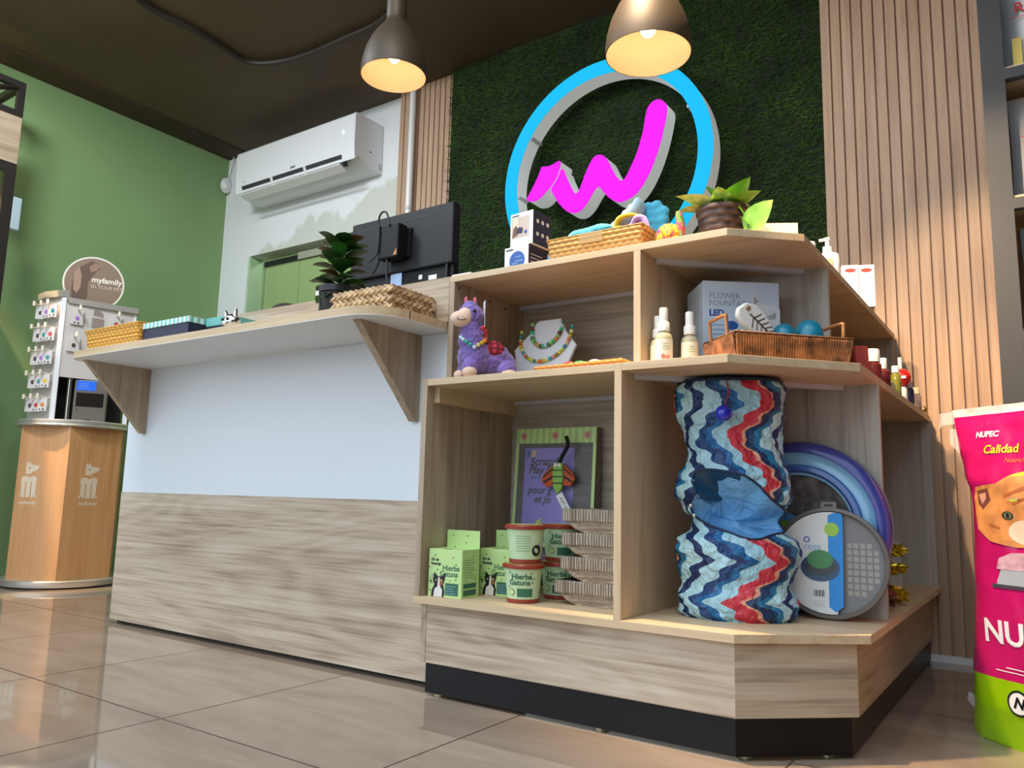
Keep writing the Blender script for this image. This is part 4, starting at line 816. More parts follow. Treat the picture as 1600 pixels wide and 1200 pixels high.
# ================================================================ LOWER RIGHT BAY
def crinkle_mat():
    m=mat('zigzag_nylon',(120,170,200),.30); n=NT(m); uv=n.new('ShaderNodeUVMap'); s=n.new('ShaderNodeSeparateXYZ'); n.link(uv.outputs[0],s.inputs[0])
    u,v=s.outputs[0],s.outputs[1]
    nz=n.math('MULTIPLY',n.math('SUBTRACT',n.noise(uv.outputs[0],9,2),.5),.05)
    tri=n.math('PINGPONG',n.math('ADD',n.math('ADD',v,.045),nz),.088)
    sc=n.math('MULTIPLY',n.math('SINE',n.math('MULTIPLY',v,2*PI/.034)),.0075)
    x=n.math('ADD',n.math('ADD',n.math('MULTIPLY',tri,1.2),sc),n.math('ADD',u,n.math('MULTIPLY',nz,.6)))
    f=n.math('FRACT',n.math('DIVIDE',x,.29))
    c=n.ramp(f,[(0,(176,216,224)),(.15,(30,66,118)),(.24,(24,104,160)),(.31,(164,208,222)),(.45,(206,52,66)),(.575,(228,160,128)),(.61,(24,56,96)),(.69,(34,120,164)),(.76,(184,222,226)),(.90,(22,48,96))],True)
    n.link(c,n.n['Principled BSDF'].inputs['Base Color']); h=n.noise(n.coord(scale=(1,1,1)),34,5,1.0); n.bump(h,1.0,.016); return m
tc_=Vector((-.600,1.781,ZB_)); vd=Vector((tc_.x,tc_.y,0)).normalized(); rh=Vector((vd.y,-vd.x,0))      # away from and across the viewer
def ip(z,T):
    for (a,ra),(b,rb) in zip(T,T[1:]):
        if a<=z<=b: k=(z-a)/(b-a); k=k*k*(3-2*k); return ra+(rb-ra)*k
    return T[-1][1]
RT=[(0,.116),(.012,.130),(.04,.133),(.075,.120),(.11,.130),(.150,.138),(.172,.133),(.194,.103),(.215,.096),(.240,.114),(.275,.133),(.315,.128),(.345,.112),(.375,.106),(.41,.110),(.46,.124),(.515,.128),(.535,.116)]
CX=[(0,.0),(.1,.002),(.18,.004),(.24,-.002),(.30,-.004),(.35,.004),(.40,-.002),(.46,-.010),(.535,-.008)]
rdir=Vector((.83,.56,0)).normalized(); fdir=Vector((.30,-.954,0))
def surf(th,z,dr=0):
    r=ip(z,RT)+dr; d=Vector((math.cos(th),math.sin(th),0))
    rg=lambda k,o: 1-2*abs(mnoise.noise(Vector((d.x*k+o,d.y*k-o,z*k*5.2+o+2.2*th0_(th)))))
    r*=1+.045*mnoise.noise(Vector((d.x*2.3,d.y*2.3,z*16)))+.046*rg(3.2,.3)+.034*rg(7.5,4.1)+.014*rg(15,9.3)
    p=d*r*.93; p-=vd*(p.dot(vd)*.38)
    return p+rdir*ip(z,CX)+Vector((0,0,z))
th0_=lambda th: .35*math.sin(th*3)
hc=(.006,.250); ha,hb,ht=.114,.064,R(-24)
def wob(a): return 1+.10*math.sin(3*a+1.2)+.07*math.sin(5*a+.3)
def in_hole(p,k=1.0):
    if p.dot(vd)>-.0: return False
    s=p.dot(rh)-hc[0]; z=p.z-hc[1]; a=s*math.cos(ht)+z*math.sin(ht); b=-s*math.sin(ht)+z*math.cos(ht)
    k*=wob(math.atan2(b/hb,a/ha)); return (a/(ha*k))**2+(b/(hb*k))**2<1
t=thing('cat_tunnel','standing crinkle cat tunnel in blue and red zigzag nylon with a side hole','cat tunnel',tuple(tc_))
bm=nb(); uvl=bm.loops.layers.uv.new('UVMap'); NTH,NZ=150,170; grid=[]
for j in range(NZ+1):
    z=.535*j/NZ; grid.append([bm.verts.new(surf(2*PI*i/NTH,z)) for i in range(NTH)])
th0=math.atan2(-vd.y,-vd.x)
for j in range(NZ):
    for i in range(NTH):
        a,b,c,d_=grid[j][i],grid[j][(i+1)%NTH],grid[j+1][(i+1)%NTH],grid[j+1][i]
        if in_hole((a.co+c.co)/2): continue
        f=bm.faces.new((a,b,c,d_))
        for lp,(ii,jj) in zip(f.loops,((i,j),(i+1,j),(i+1,j+1),(i,j+1))): lp[uvl].uv=(.125*((2*PI*ii/NTH)),.535*jj/NZ)
bm.faces.new(grid[-1]); 
for v in [v for v in bm.verts if not v.link_faces]: bm.verts.remove(v)
part('fabric',bm,crinkle_mat(),t,local=True,smooth=180)
topr=[surf(2*PI*i/64,.533) for i in range(64)]; part('top_binding',TU(topr,.0045,7,True),mat('top_binding_navy',(22,34,62),.6),t,local=True,smooth=60)
rim=[];
for i in range(72):
    a=2*PI*i/72; wa,wb_=ha*wob(a)*math.cos(a),hb*wob(a)*math.sin(a); s=hc[0]+wa*math.cos(ht)-wb_*math.sin(ht); z=hc[1]+wa*math.sin(ht)+wb_*math.cos(ht)
    best=min((abs(surf(th0+k*PI/120,z).dot(rh)-s),surf(th0+k*PI/120,z)) for k in range(-60,61)) if 0 else None
    bd,bp=9,None
    for k in range(-60,61):
        p=surf(th0+k*PI/120,z)
        if abs(p.dot(rh)-s)<bd: bd=abs(p.dot(rh)-s); bp=p
    rim.append(bp)
part('hole_binding',TU(rim,.003,7,True),mat('navy_binding',(24,40,72),.6),t,local=True,smooth=60)
LIN=mat('pale_blue_lining',(116,176,222),.35); n=NT(LIN); n.bump(n.noise(n.coord(),28,5,1.2),.9,.012)
cen=sum(rim,Vector())/len(rim); bm=nb(); N=14; prev=None
for j in range(N+1):
    k=1-j/N*.98; ring_=[]
    for i,p in enumerate(rim):
        q=cen+(p-cen)*k; dep=.060*(1-k**2.2); q=q+vd*dep+Vector((0,0,-.035*(1-k*k)))
        q+=vd*.010*mnoise.noise(q*26); ring_.append(bm.verts.new(q))
    if prev:
        for i in range(len(rim)): bm.faces.new((prev[i],prev[(i+1)%72],ring_[(i+1)%72],ring_[i]))
    prev=ring_
part('lining',bm,LIN,t,local=True,smooth=180)
bm=nb(); fl=[rim[i%72]*1.0 for i in range(20,42)]; low=[cen+(p-cen)*.20+vd*.055+Vector((.0,0,.012)) for p in fl]
A_=[bm.verts.new(p-vd*.001) for p in fl]; Bv=[bm.verts.new(cen+(p-cen)*.45+vd*.030) for p in fl]; Cv=[bm.verts.new(p) for p in low]
for X_,Y_ in ((A_,Bv),(Bv,Cv)):
    for i in range(len(X_)-1): bm.faces.new((X_[i],X_[i+1],Y_[i+1],Y_[i]))
part('inner_flap',bm,mat('dark_teal_nylon',(26,72,104),.4),t,local=True,smooth=120)
for i in (44,47): part('snap',BA(rim[i]-vd*.004,.0055,2),CHROME,t,local=True,smooth=80)
tpz=surf(th0-.05,.530); bpz=surf(th0-.08,.452)-vd*.016
part('ball_cord',TU(smooth_path([tpz-vd*.004,surf(th0+.0,.50)-vd*.008,surf(th0-.06,.472)-vd*.008,bpz],5),.0016,6),mat('red_cord',(190,40,60),.6),t,local=True,smooth=60)
part('ball',BA(bpz,.0185,3),mat('blue_gloss',(24,44,190),.12,coat=.5),t,local=True,smooth=80)
part('tie_tab',BX(.080,.098,.020,.030,.0,.008),bpy.data.materials['navy_binding'],t,local=True)
# blue ring toy
rc=at(1248,838,y=1.965); rc.z=ZB_+.204
t=thing('track_ring_toy','large blue and purple ring track toy with a cardboard centre leaning at the back','toy',(rc.x,1.976,ZB_))
Mr=Matrix.Translation((0,0,.204))@Matrix.Rotation(PI/2,4,'X')@Matrix.Rotation(0,4,'Z')
def ringp(prof,m,nm):
    bm=nb(); lathe(bm,prof,72,Mr,cap=False); bmesh.ops.recalc_face_normals(bm,faces=bm.faces); return part(nm,bm,m,t,local=True,smooth=50)
ringp([(.203,-.028),(.204,.0),(.198,.018),(.186,.026),(.176,.024)],mat('ring_purple_blue',(66,76,160),.25,coat=.3),'outer_rim')
ringp([(.1765,.022),(.170,.012),(.158,.010),(.148,.014)],mat('ring_light_blue',(150,206,240),.2,coat=.3),'track')
ringp([(.1485,.012),(.144,.022),(.134,.024),(.128,.016)],mat('ring_mid_blue',(72,112,186),.25,coat=.3),'inner_rim')
ringp([(.1285,.015),(.123,.013),(.121,.004)],bpy.data.materials['ring_light_blue'],'inner_lip')
part('cardboard_centre',lathe(nb(),[(.1225,-.01),(.1225,.006),(.001,.0065)],48,Mr),mat('centre_cardboard',(92,84,80),.8,var=.35),t,local=True)
part('back_plate',lathe(nb(),[(.200,-.0285),(.200,-.027),(.001,-.027)],48,Mr),mat('ring_back',(60,70,140),.4),t,local=True)
fr=frame((-.135,-.016,.118),(.86,0,-.5),(.5,0,.86)); part('leaflet',PR(rect(0,.07,0,.16),0,.001,fr),mat('leaflet_blue',(84,158,214),.45),t,local=True)
decal('leaflet_spot',[circ(.05,.125,.016,18)],mat('leaflet_lime',(140,180,60),.5),t,off(fr,.0012)); decal('leaflet_cat',[circ(.045,.07,.012,14)],mat('leaflet_orange',(220,150,90),.5),t,off(fr,.0012))
# grey disc scratcher with a printed card
dc=at(1303,882,y=1.905)
t=thing('grass_ring_toy','grey round cat grass disc toy with a white and blue card leaning in front','toy',(dc.x-.010,1.912,ZB_),.10)
Rr=.1255; Td=Matrix.Translation((0,0,Rr+.0005))@Matrix.Rotation(PI/2-R(5),4,'X')
GR=mat('grey_plastic',(116,110,106),.35)
part('rim',lathe(nb(),[(Rr-.003,-.008),(Rr,.0),(Rr-.002,.006),(Rr-.009,.008),(Rr-.012,.004)],72,Td,cap=False),GR,t,local=True,smooth=50)
part('tray',lathe(nb(),[(Rr-.004,-.0085),(Rr-.004,-.006),(.001,-.006)],60,Td),mat('tray_grey',(128,124,122),.4),t,local=True)
def inside(p): return p[0]**2+p[1]**2<(Rr-.014)**2
gridp=[rect(x,x+.010,y,y+.011) for x in (.036,.050,.064,.078,.092) for y in (-.070,-.055,-.040,-.025,-.010,.005,.020,.035) if inside((x+.01,y+.011)) and inside((x+.01,y))]
for k,pg in enumerate(gridp): 
    part('grid_cell',PR(pg,-.0058,-.0052,Td),mat('cell_grey',(166,158,146),.4) if 'cell_grey' not in bpy.data.materials else bpy.data.materials['cell_grey'],t,local=True)
rr=Rr-.012
card=[(x,y) for x,y in arc(0,0,rr,90-8,270+8,30)]
part('card',PR(card,.0082,.0090,Td),CARDW,t,local=True)
part('card_band',PR([(rr*math.cos(R(a)),rr*math.sin(R(a))) for a in (82,76)]+[(.030,.100),(.028,-.095),(.012,-.108),(-.002,-.098),(-.002,.10),(rr*math.cos(R(90)),rr*math.sin(R(90))-.006)],.0091,.0096,Td),mat('card_blue',(36,146,226),.45),t,local=True)
Tc=off(Td,.0098); decal('lime_seal',[circ(.006,.074,.0155,24)],mat('seal_lime',(168,212,80),.45),t,Tc)
text('card_lettering','o',.03,BLUE,t,Tc@Matrix.Translation((-.048,.052,0))); text('card_lettering','ross',.022,LBLUE,t,Tc@Matrix.Translation((-.036,.034,0)))
lines(Tc,-.10,-.062,-.01,.022,5,GREYP,t,.2)
decal('product_picture',[circ(-.020,-.012,.042,28,.031)],mat('picture_slate',(52,84,116),.4),t,Tc); decal('product_picture_ring',[circ(-.020,-.010,.034,28,.020)],mat('picture_dark',(60,66,70),.4),t,off(Tc,.0005)); decal('product_picture_grass',[circ(-.020,.006,.028,24,.021)],mat('picture_grass',(86,150,96),.6),t,off(Tc,.001))
decal('barcode',[rect(-.034+.0035*i,-.034+.0035*i+.0012+.001*(i%2),-.076,-.062) for i in range(7)],INK,t,Tc); lines(Tc,-.034,-.010,-.098,-.082,4,GREYP,t,.25)
part('hang_tab',PR([(-.018,Rr-.006),(.018,Rr-.006),(.016,Rr+.012),(-.016,Rr+.012)],.0,.003,Td),GR,t,local=True); decal('hang_slot',[rect(-.009,.009,Rr+.002,Rr+.006)],CATB,t,off(Td,.003))
# foil crinkle toys at the right-facing bay
BRZ=mat('bronze_foil',(120,84,70),.25,.8); YF=mat('yellow_foil',(206,176,40),.22,.75)
for i,(x,y,z,m_,r,lab) in enumerate([(-.372,2.20,.0,BRZ,.034,'dark bronze crinkled foil toy, lowest of the foil toys at the right of the platform'),(-.362,2.33,.0,YF,.030,'yellow crinkled foil toy lying behind the dark bronze foil toy')]):
    solo('foil_toy',crumple(nb(),(0,0,r*.92),r,.6,9.1+i*3,3,(1.15,1,.72)),m_,lab,'toy',(x,y,ZB_),local=True)
t=thing('foil_toy_strip','hanging strip of two yellow foil pieces on a thread by the right panel edge','toy',(-.376,2.45,ZB_))
part('base_card',BX(-.02,.02,-.004,.004,0,.16),mat('clear_bag',(230,230,220),.1,alpha=.2),t,local=True)
for z in (.085,.135): part('foil_piece',crumple(nb(),(.004,0,z),.024,.7,z*50,3,(1.2,.7,.6)),YF,t,local=True)
# ================================================================ ON THE COUNTER
ZW=.972
# yellow wicker basket
yb_=1.44; xa,xb=at(134,530,y=yb_).x,at(219,520,y=yb_).x; zt_=at(176,512,y=yb_).z
t=thing('wicker_basket','small yellow wicker basket at the left end of the worktop','basket',((xa+xb)/2,yb_+.07,ZW))
part('body',basket(nb(),xb-xa-.03,.13,zt_-ZW,.012),YEL,t,local=True); part('rim',TU([(sx*((xb-xa-.03)/2+.009),sy*.074,zt_-ZW) for sx,sy in ((-1,-1),(1,-1),(1,1),(-1,1))],.006,8,True),YEL,t,local=True,smooth=50)
bc_=Vector(((xa+xb)/2,yb_+.07,zt_-.02))
for dx,dy,m_,sc_,lab in ((-.045,-.02,(224,206,60),(2.2,1,.8),'yellow toy lying in the small wicker basket'),(.085,.0,(226,160,110),(1.2,1,2.0),'peach felt toy standing up in the small wicker basket')):
    bm=nb(); ball(bm,(0,0,.012),.016,2,sc_); ball(bm,(.02,0,.010),.011,2,sc_); solo('small_toy',bm,FUR('toy_%d'%m_[0],m_),lab,'toy',tuple(bc_+Vector((dx,dy,0))),'toys in the small wicker basket',smooth=80,local=True)
# striped box with its lid
yb_=1.45; xa,xb=at(221,520,y=yb_).x,at(294,505,y=yb_).x; zt_=at(294,493,y=yb_).z; zl=at(294,502,y=yb_).z
STR=mat('teal_stripes',(120,200,196),.5); n=NT(STR); v=n.coord(); s_=n.new('ShaderNodeSeparateXYZ'); n.link(v,s_.inputs[0]); n.link(n.ramp(n.math('FRACT',n.math('MULTIPLY',n.math('ADD',s_.outputs[0],s_.outputs[1]),42)),[(0,(226,240,236)),(.5,(112,196,192))],True),n.n['Principled BSDF'].inputs['Base Color'])
t=thing('striped_box','dark navy box with a teal and white striped lid on the worktop','box',((xa+xb)/2,yb_+.06,ZW))
hx=(xb-xa)/2
part('body',BX(-hx+.003,hx-.003,-.057,.11,0,zl-ZW),NAVY,t,local=True,bevel=.001); part('lid',BX(-hx,hx,-.06,.113,zl-ZW,zt_-ZW),STR,t,local=True,bevel=.001)
xc_=at(346,508,y=1.50).x; 
t=thing('teal_box','teal and navy box standing right of the striped box on the worktop','box',((xb+xc_)/2+.02,1.56,ZW)); hx=.06
part('body',BX(-hx,hx,-.05,.05,0,.060),NAVY,t,local=True); part('lid',BX(-hx-.002,hx+.002,-.052,.052,.060,.088),mat('teal_card',(104,176,170),.5),t,local=True)
for i,(px,py,c,lab,sc_) in enumerate(((243,497,(190,60,56),'small red and black pen toy on the striped box',(.9,.5,.5)),(270,494,(176,200,60),'small lime plastic toy on the striped box lid',(1.6,1,.7)))):
    q=at(px,py,y=1.53); bm=nb(); ball(bm,(0,0,.008),.010,2,sc_)
    if i==0: tube(bm,[(-.02,0,.026),(.02,0,.004)],.005,8)
    else: ball(bm,(.016,0,.010),.009,2)
    solo('small_toy',bm,mat('toy_plastic_%d'%i,c,.35),lab,'toy',(q.x,1.53,zt_),smooth=60,local=True,group='little toys on the striped box')
# chrome cat figurine
q=at(362,500,y=1.46)
t=thing('cat_figurine','small chrome cat figurine standing at the middle of the worktop','figurine',(q.x,1.46,ZW))
bm=nb(); ball(bm,(0,0,.045),.030,3,(1,.85,.85)); ball(bm,(0,.004,.018),.026,3,(1,.9,.9)); ball(bm,(0,-.022,.038),.011,2,(1.3,1,.8)); part('body',bm,CHROME,t,local=True,smooth=80)
for s in (-1,1): part('ear',PR([(s*.012,.062),(s*.030,.056),(s*.027,.086)],-.004,.004,XZ(0,-.004,0)),CHROME,t,local=True,bevel=.002)
for s in (-1,1): part('eye',BA((s*.012,-.024,.05),.005,2),mat('eye_dark',(20,18,20),.2),t,local=True,smooth=80)
# dark cushions behind the ledge
for px,py,w_,lab in ((406,481,.052,'dark brown rounded pet cushion on the ledge, taller one near the figurine'),(447,474,.062,'dark brown flat pet cushion on the ledge, nearer the rubber plant')):
    q=at(px,py,y=1.78); bm=nb(); ball(bm,(0,0,w_*.52),w_,3,(1,.8,.52)); ball(bm,(w_*.7,0,w_*.30),w_*.5,3,(1,.8,.6))
    solo('pet_cushion',bm,mat('dark_brown_fabric',(44,30,22),.8),lab,'cushion',(q.x,1.78,1.10),'dark pet cushions behind the ledge',smooth=80,local=True)
# seagrass tray
yf=1.440; xk=at(611,460,y=yf).x; xl_=at(518,470,y=yf).x; yr=at(694,485,x=xk).y; zt_=at(611,443,y=yf).z
yr=min(yr,1.615); t=thing('seagrass_tray','rectangular braided seagrass tray at the right end of the worktop','tray',((xk+xl_)/2,(yf+yr)/2,ZW))
part('body',basket(nb(),xk-xl_-.01,yr-yf-.01,zt_-ZW,.003,.008),SEA,t,local=True)
hx,hy=(xk-xl_)/2,(yr-yf)/2
for k in range(3):
    z=.013+(zt_-ZW-.024)*k/2
    for side in range(2):
        bm=nb()
        if side==0:
            L=2*hx; nB=int(L/.0105)
            for i in range(nB): ball(bm,(-hx+L*(i+.5)/nB,-hy+.001,z+.0045*(1 if i%2 else -1)),.0115,2,(1.3,.26,.46),Matrix.Rotation(R(30 if i%2 else -30),4,'Y'))
        else:
            L=2*hy; nB=int(L/.0105)
            for i in range(nB): ball(bm,(hx-.001,-hy+L*(i+.5)/nB,z+.0045*(1 if i%2 else -1)),.0115,2,(.26,1.3,.46),Matrix.Rotation(R(-30 if i%2 else 30),4,'X'))
        o=part('braid',bm,SEA,t,local=True,smooth=80); o['kind']='stuff'
# rubber plant in a black pot
q=at(530,470,y=1.545)
t=thing('rubber_plant','dark green rubber plant in a black pot behind the seagrass tray','potted plant',(q.x,1.545,ZW))
part('pot',LA([(.044,0),(.046,.003),(.062,.098),(.068,.100),(.069,.118),(.063,.118),(.058,.1),(.01,.098)],32),mat('black_pot',(28,26,28),.3),t,local=True,smooth=40)
part('handle',TU(smooth_path([(-.066,0,.10),(-.082,0,.09),(-.084,0,.06),(-.078,0,.035)],4),.002,6),BPLAS,t,local=True,smooth=50); decal('sticker',[rect(-.008,.006,.085,.098)],CARDW,t,frame((-.006,-.0635,0),(1,0,0),(0,-.16,1)))
part('stem',TU(smooth_path([(0,0,.09),(.003,0,.16),(.0,.0,.25)],4),.005,8),mat('plant_stem',(84,120,50),.6),t,local=True,smooth=50)
LD=[leafmat('rubber_leaf',(22,58,20),(40,84,30)),leafmat('rubber_leaf_bright',(36,96,30),(64,128,46)),leafmat('rubber_leaf_brown',(70,44,22),(112,78,38))]
for i in range(44):
    a=i*2.4; h=.10+.155*i/43; l=.080-.016*i/43+rnd.uniform(-.008,.012); el=.0+.8*i/43+rnd.uniform(-.25,.3)
    part('leaf',LEAF((.004*math.cos(a),.004*math.sin(a),h),(math.cos(a)*math.cos(el),math.sin(a)*math.cos(el),math.sin(el)),l,l*.74,curl=.30,fold=.14,pw=1.35,n=8),LD[(0,1,0,0,1,0,2,0,1)[i%9]],t,local=True,smooth=80)
# monitor with a small computer on its back
ym=1.95; tlc=at(551,350.5,y=ym); trc=at(709.5,315,y=ym); zmt=(tlc.z+trc.z)/2; zk=at(690,415,y=ym).z
t=thing('computer_monitor','black computer monitor seen from behind with a small computer box mounted on it','monitor',((tlc.x+trc.x)/2,ym+.03,1.10))
MB_=mat('monitor_black',(20,21,24),.5,spec=.35); MB2=mat('monitor_dark',(11,12,14),.55,spec=.3)
part('back_cover',BX(tlc.x,trc.x,ym,ym+.035,zk+.005,zmt),MB_,t,bevel=.006); part('screen',BX(tlc.x+.004,trc.x-.004,ym+.0352,ym+.042,1.165,zmt-.004),MB2,t,bevel=.002)
part('lower_recess',BX(tlc.x+.004,trc.x-.004,ym+.014,ym+.0352,1.16,zk+.004),MB2,t); part('side_rib',BX(trc.x-.030,trc.x-.022,ym+.004,ym+.014,1.165,zk+.006),MB_,t)
part('vent_slot',BX(tlc.x+.03,trc.x-.06,ym-.0006,ym+.002,zmt-.036,zmt-.030),CATB,t)
part('stand_neck',BX(-.032+t.location.x-.01,.0+t.location.x+.01,ym+.008,ym+.030,1.112,zk+.02),mat('neck_steel',(150,170,196),.3,.7),t); part('stand_base',BX(t.location.x-.10,t.location.x+.10,ym-.05,ym+.11,1.1005,1.112),MB2,t,bevel=.003)
for px,w_ in ((657,.016),(676,.036)):
    q=at(px,433,y=ym+.0135); part('label_sticker',BX(q.x-w_/2,q.x+w_/2,ym+.0128,ym+.0139,q.z-.008,q.z+.008),CARDW,t)
yv=ym-.055; c0=at(592,352,y=yv); c1=at(620.5,400,y=yv)
part('mini_computer',BX(c0.x,c1.x,yv,ym-.008,c1.z,c0.z-.004),MB2,t,bevel=.006); part('mount_plate',BX(c0.x+.02,c1.x+.015,ym-.008,ym,c1.z+.01,c0.z-.012),MB2,t)
q=at(617,394,y=yv-.001); part('orange_mark',PR([(-.010,-.008),(.006,-.008),(.006,.016)],0,.0006,XZ(q.x,yv-.0002,q.z)),mat('mark_orange',(200,130,80),.5),t)
q=at(690,404,y=ym-.001); part('lock_slot',BX(q.x-.003,q.x+.003,ym-.0006,ym+.001,q.z-.006,q.z+.006),CATB,t)
cb=[at(px,py,y=yv-.004) for px,py in ((592,357),(592,343),(596,333),(602,331),(606,337),(608,352))]
part('cable',TU(smooth_path(cb,5),.0035,8),BPLAS,t,smooth=60)
part('cable',TU(smooth_path([at(px,py,y=yv-.004) for px,py in ((593,352),(592,375),(590,394),(584,403),(576,410))],5),.0028,8),BPLAS,t,smooth=60)
part('cable',TU(smooth_path([at(px,py,y=yv+.01) for px,py in ((604,400),(605,415),(604,430),(606,446))],5),.004,8),BPLAS,t,smooth=60); part('cable',TU(smooth_path([at(px,py,y=yv+.02) for px,py in ((594,402),(588,418),(582,428))],5),.004,8),BPLAS,t,smooth=60)
# ================================================================ TAG DISPLAY STAND
SC=(-4.245,2.10); sa=R(-31)
t=thing('tag_display_stand','wood veneer pet tag display stand with acrylic tower by the green wall','display stand',(SC[0],SC[1],0),sa)
hexa=[(.262*math.cos(R(60*k)),.262*math.sin(R(60*k))) for k in range(6)]
part('cabinet',PR(hexa,.035,.795,None),BEECH,t,local=True)
part('base_ring',LA([(.262,.008),(.272,.008),(.274,.014),(.274,.036),(.270,.04),(.2,.04)],64),ALU,t,local=True,smooth=40); part('foot',LA([(.25,0),(.25,.008)],40),BLACK,t,local=True)
part('top_plate',LA([(.262,.795),(.272,.797),(.274,.803),(.270,.808),(.272,.813),(.272,.826),(.268,.829),(.001,.829)],64),ALU,t,local=True,smooth=40)
LOGO=mat('logo_cream',(226,206,178),.5)
def logo(F):
    decal('dog_mark',[[(-.028,0),(-.030,.03),(-.026,.066),(-.018,.050),(-.010,.066),(-.004,.046),(.020,.044),(.040,.040),(.038,.026),(.022,.014),(.006,.010),(-.002,0)]],LOGO,t,F@Matrix.Translation((0,.555,0))); decal('dog_eye',[circ(-.010,.585,.004,8)],mat('logo_eye',(150,110,76),.5),t,off(F,.0006))
    for bx0 in (-.036,-.008,.020): decal('m_leg',[rect(bx0-.010,bx0+.012,.44,.515)],LOGO,t,F)
    decal('m_arch',[[(-.050,.515),(-.046,.54),(-.02,.545),(-.006,.536),(.010,.545),(.032,.54),(.036,.515)],rect(-.052,-.036,.44,.452),rect(.024,.040,.44,.452)],LOGO,t,F)
    text('brand_lettering','myfamily',.026,LOGO,t,F@Matrix.Translation((-.004,.414,0)),bold=.0006)
for a in (30,-30):
    r_=.262*math.cos(R(30))+.0004; n_=Vector((math.cos(R(a)),math.sin(R(a)),0)); logo(frame(n_*r_+(Vector((n_.y,-n_.x,0))*(.055 if a<0 else .01)),(-n_.y,n_.x,0),(0,0,1)))
# tower
V=Vector((.115,-.105,0)); Lv=Vector((-.05,-.235,0)); Rv=Vector((.0,.225,0)); ACR=mat('acrylic_white',(226,220,214),.2,alpha=.82)
def wallp(nm,a,b,z0,z1,m,th=.012):
    d=(b-a).normalized(); nr=Vector((d.y,-d.x,0)); 
    return part(nm,PR([(a.x,a.y),(b.x,b.y),(b.x-nr.x*th,b.y-nr.y*th),(a.x-nr.x*th,a.y-nr.y*th)],z0,z1),m,t,local=True)
zt1=1.480
wallp('left_panel',Lv,V,.829,zt1,ACR); wallp('right_panel',V,Rv,1.06,zt1-.03,ACR); part('corner_post',BX(V.x-.02,V.x+.002,V.y-.012,V.y+.012,.829,zt1),WPLAS,t,local=True,bevel=.003)
ov=.012; part('left_cap',PR([(V.x+ov,V.y-.01),(V.x,V.y+.02),(Lv.x,Lv.y+.03),(Lv.x-.01,Lv.y-.012),(.03,-.205)],zt1,zt1+.035),ALU,t,local=True); part('right_cap',PR([(V.x+.004,V.y+.02),(Rv.x+.016,Rv.y+.02),(Rv.x-.03,Rv.y+.02),(V.x-.04,V.y+.02)],zt1-.03,zt1),ALU,t,local=True)
part('side_post',BX(Rv.x-.03,Rv.x,Rv.y-.01,Rv.y+.012,.829,zt1-.03),WPLAS,t,local=True); part('back_housing',BX(-.16,-.06,-.16,.20,.829,1.44),BLACK,t,local=True)
part('pole',LA([(.012,.829),(.012,1.06)],16,Matrix.Translation((.05,-.045,0))),CHROME,t,local=True,smooth=50)
ds=Matrix.Translation((-.02,.035,1.50)); Fd=frame((-.015,.045,1.475),(.0,1,0),(0,0,1)); Fd=frame((-.015,.012,1.598),(-.08,1,0),(0,0,1))
part('header_disc',PR(circ(0,0,.150,48),-.008,0,Fd),mat('disc_white',(226,218,206),.5),t,local=True); decal('header_face',[circ(0,0,.141,48)],mat('disc_brown',(132,108,86),.5),t,Fd)
Fe=off(Fd,.0006); decal('dog_picture',[[(-.085,-.115),(-.04,-.135),(-.025,-.07),(-.03,.0),(-.005,.05),(.02,.085),(.015,.115),(-.02,.125),(-.07,.085),(-.098,.03),(-.105,-.04),(-.10,-.09)]],mat('dog_brown',(98,72,56),.6),t,Fe); decal('dog_ear',[[(-.098,.05),(-.075,.08),(-.062,.04),(-.062,-.03),(-.078,-.062),(-.095,-.045)]],mat('dog_tan',(166,134,112),.6),t,off(Fe,.0005)); decal('dog_snout',[[(-.02,.06),(.01,.075),(.02,.105),(.0,.118),(-.03,.09)]],mat('dog_tan2',(150,116,94),.6),t,off(Fe,.0005))
text('header_lettering','myfamily',.042,mat('header_cream',(240,232,216),.5),t,Fe@Matrix.Translation((.062,.022,0)),bold=.0009); text('header_lettering','ID YOUR PET',.026,mat('header_cream_soft',(206,192,172),.5),t,Fe@Matrix.Translation((.064,-.016,0)))
part('disc_stem',BX(-.035,-.02,.0,.04,1.30,1.47),ALU,t,local=True)
# engraving machine inside
part('machine',BX(-.04,.075,-.02,.135,.829,1.055),mat('machine_grey',(112,106,98),.35,.3),t,local=True,bevel=.004)
Fm=frame((.0756,-.02,.829),(0,1,0),(0,0,1)); decal('machine_screen',[rect(.010,.10,.17,.222)],mat('screen_blue',(30,90,200),.3,emit=.6),t,Fm); lines(off(Fm,.0006),.02,.07,.18,.215,4,LBLUE,t,.15); decal('machine_window',[rect(.012,.14,.085,.158)],mat('window_dark',(34,28,26),.15),t,Fm); decal('machine_slot',[rect(.06,.09,.012,.020)],INK,t,Fm); decal('machine_keyholes',[circ(.02,.07,.004,8),circ(.12,.07,.004,8)],CHROME,t,Fm)
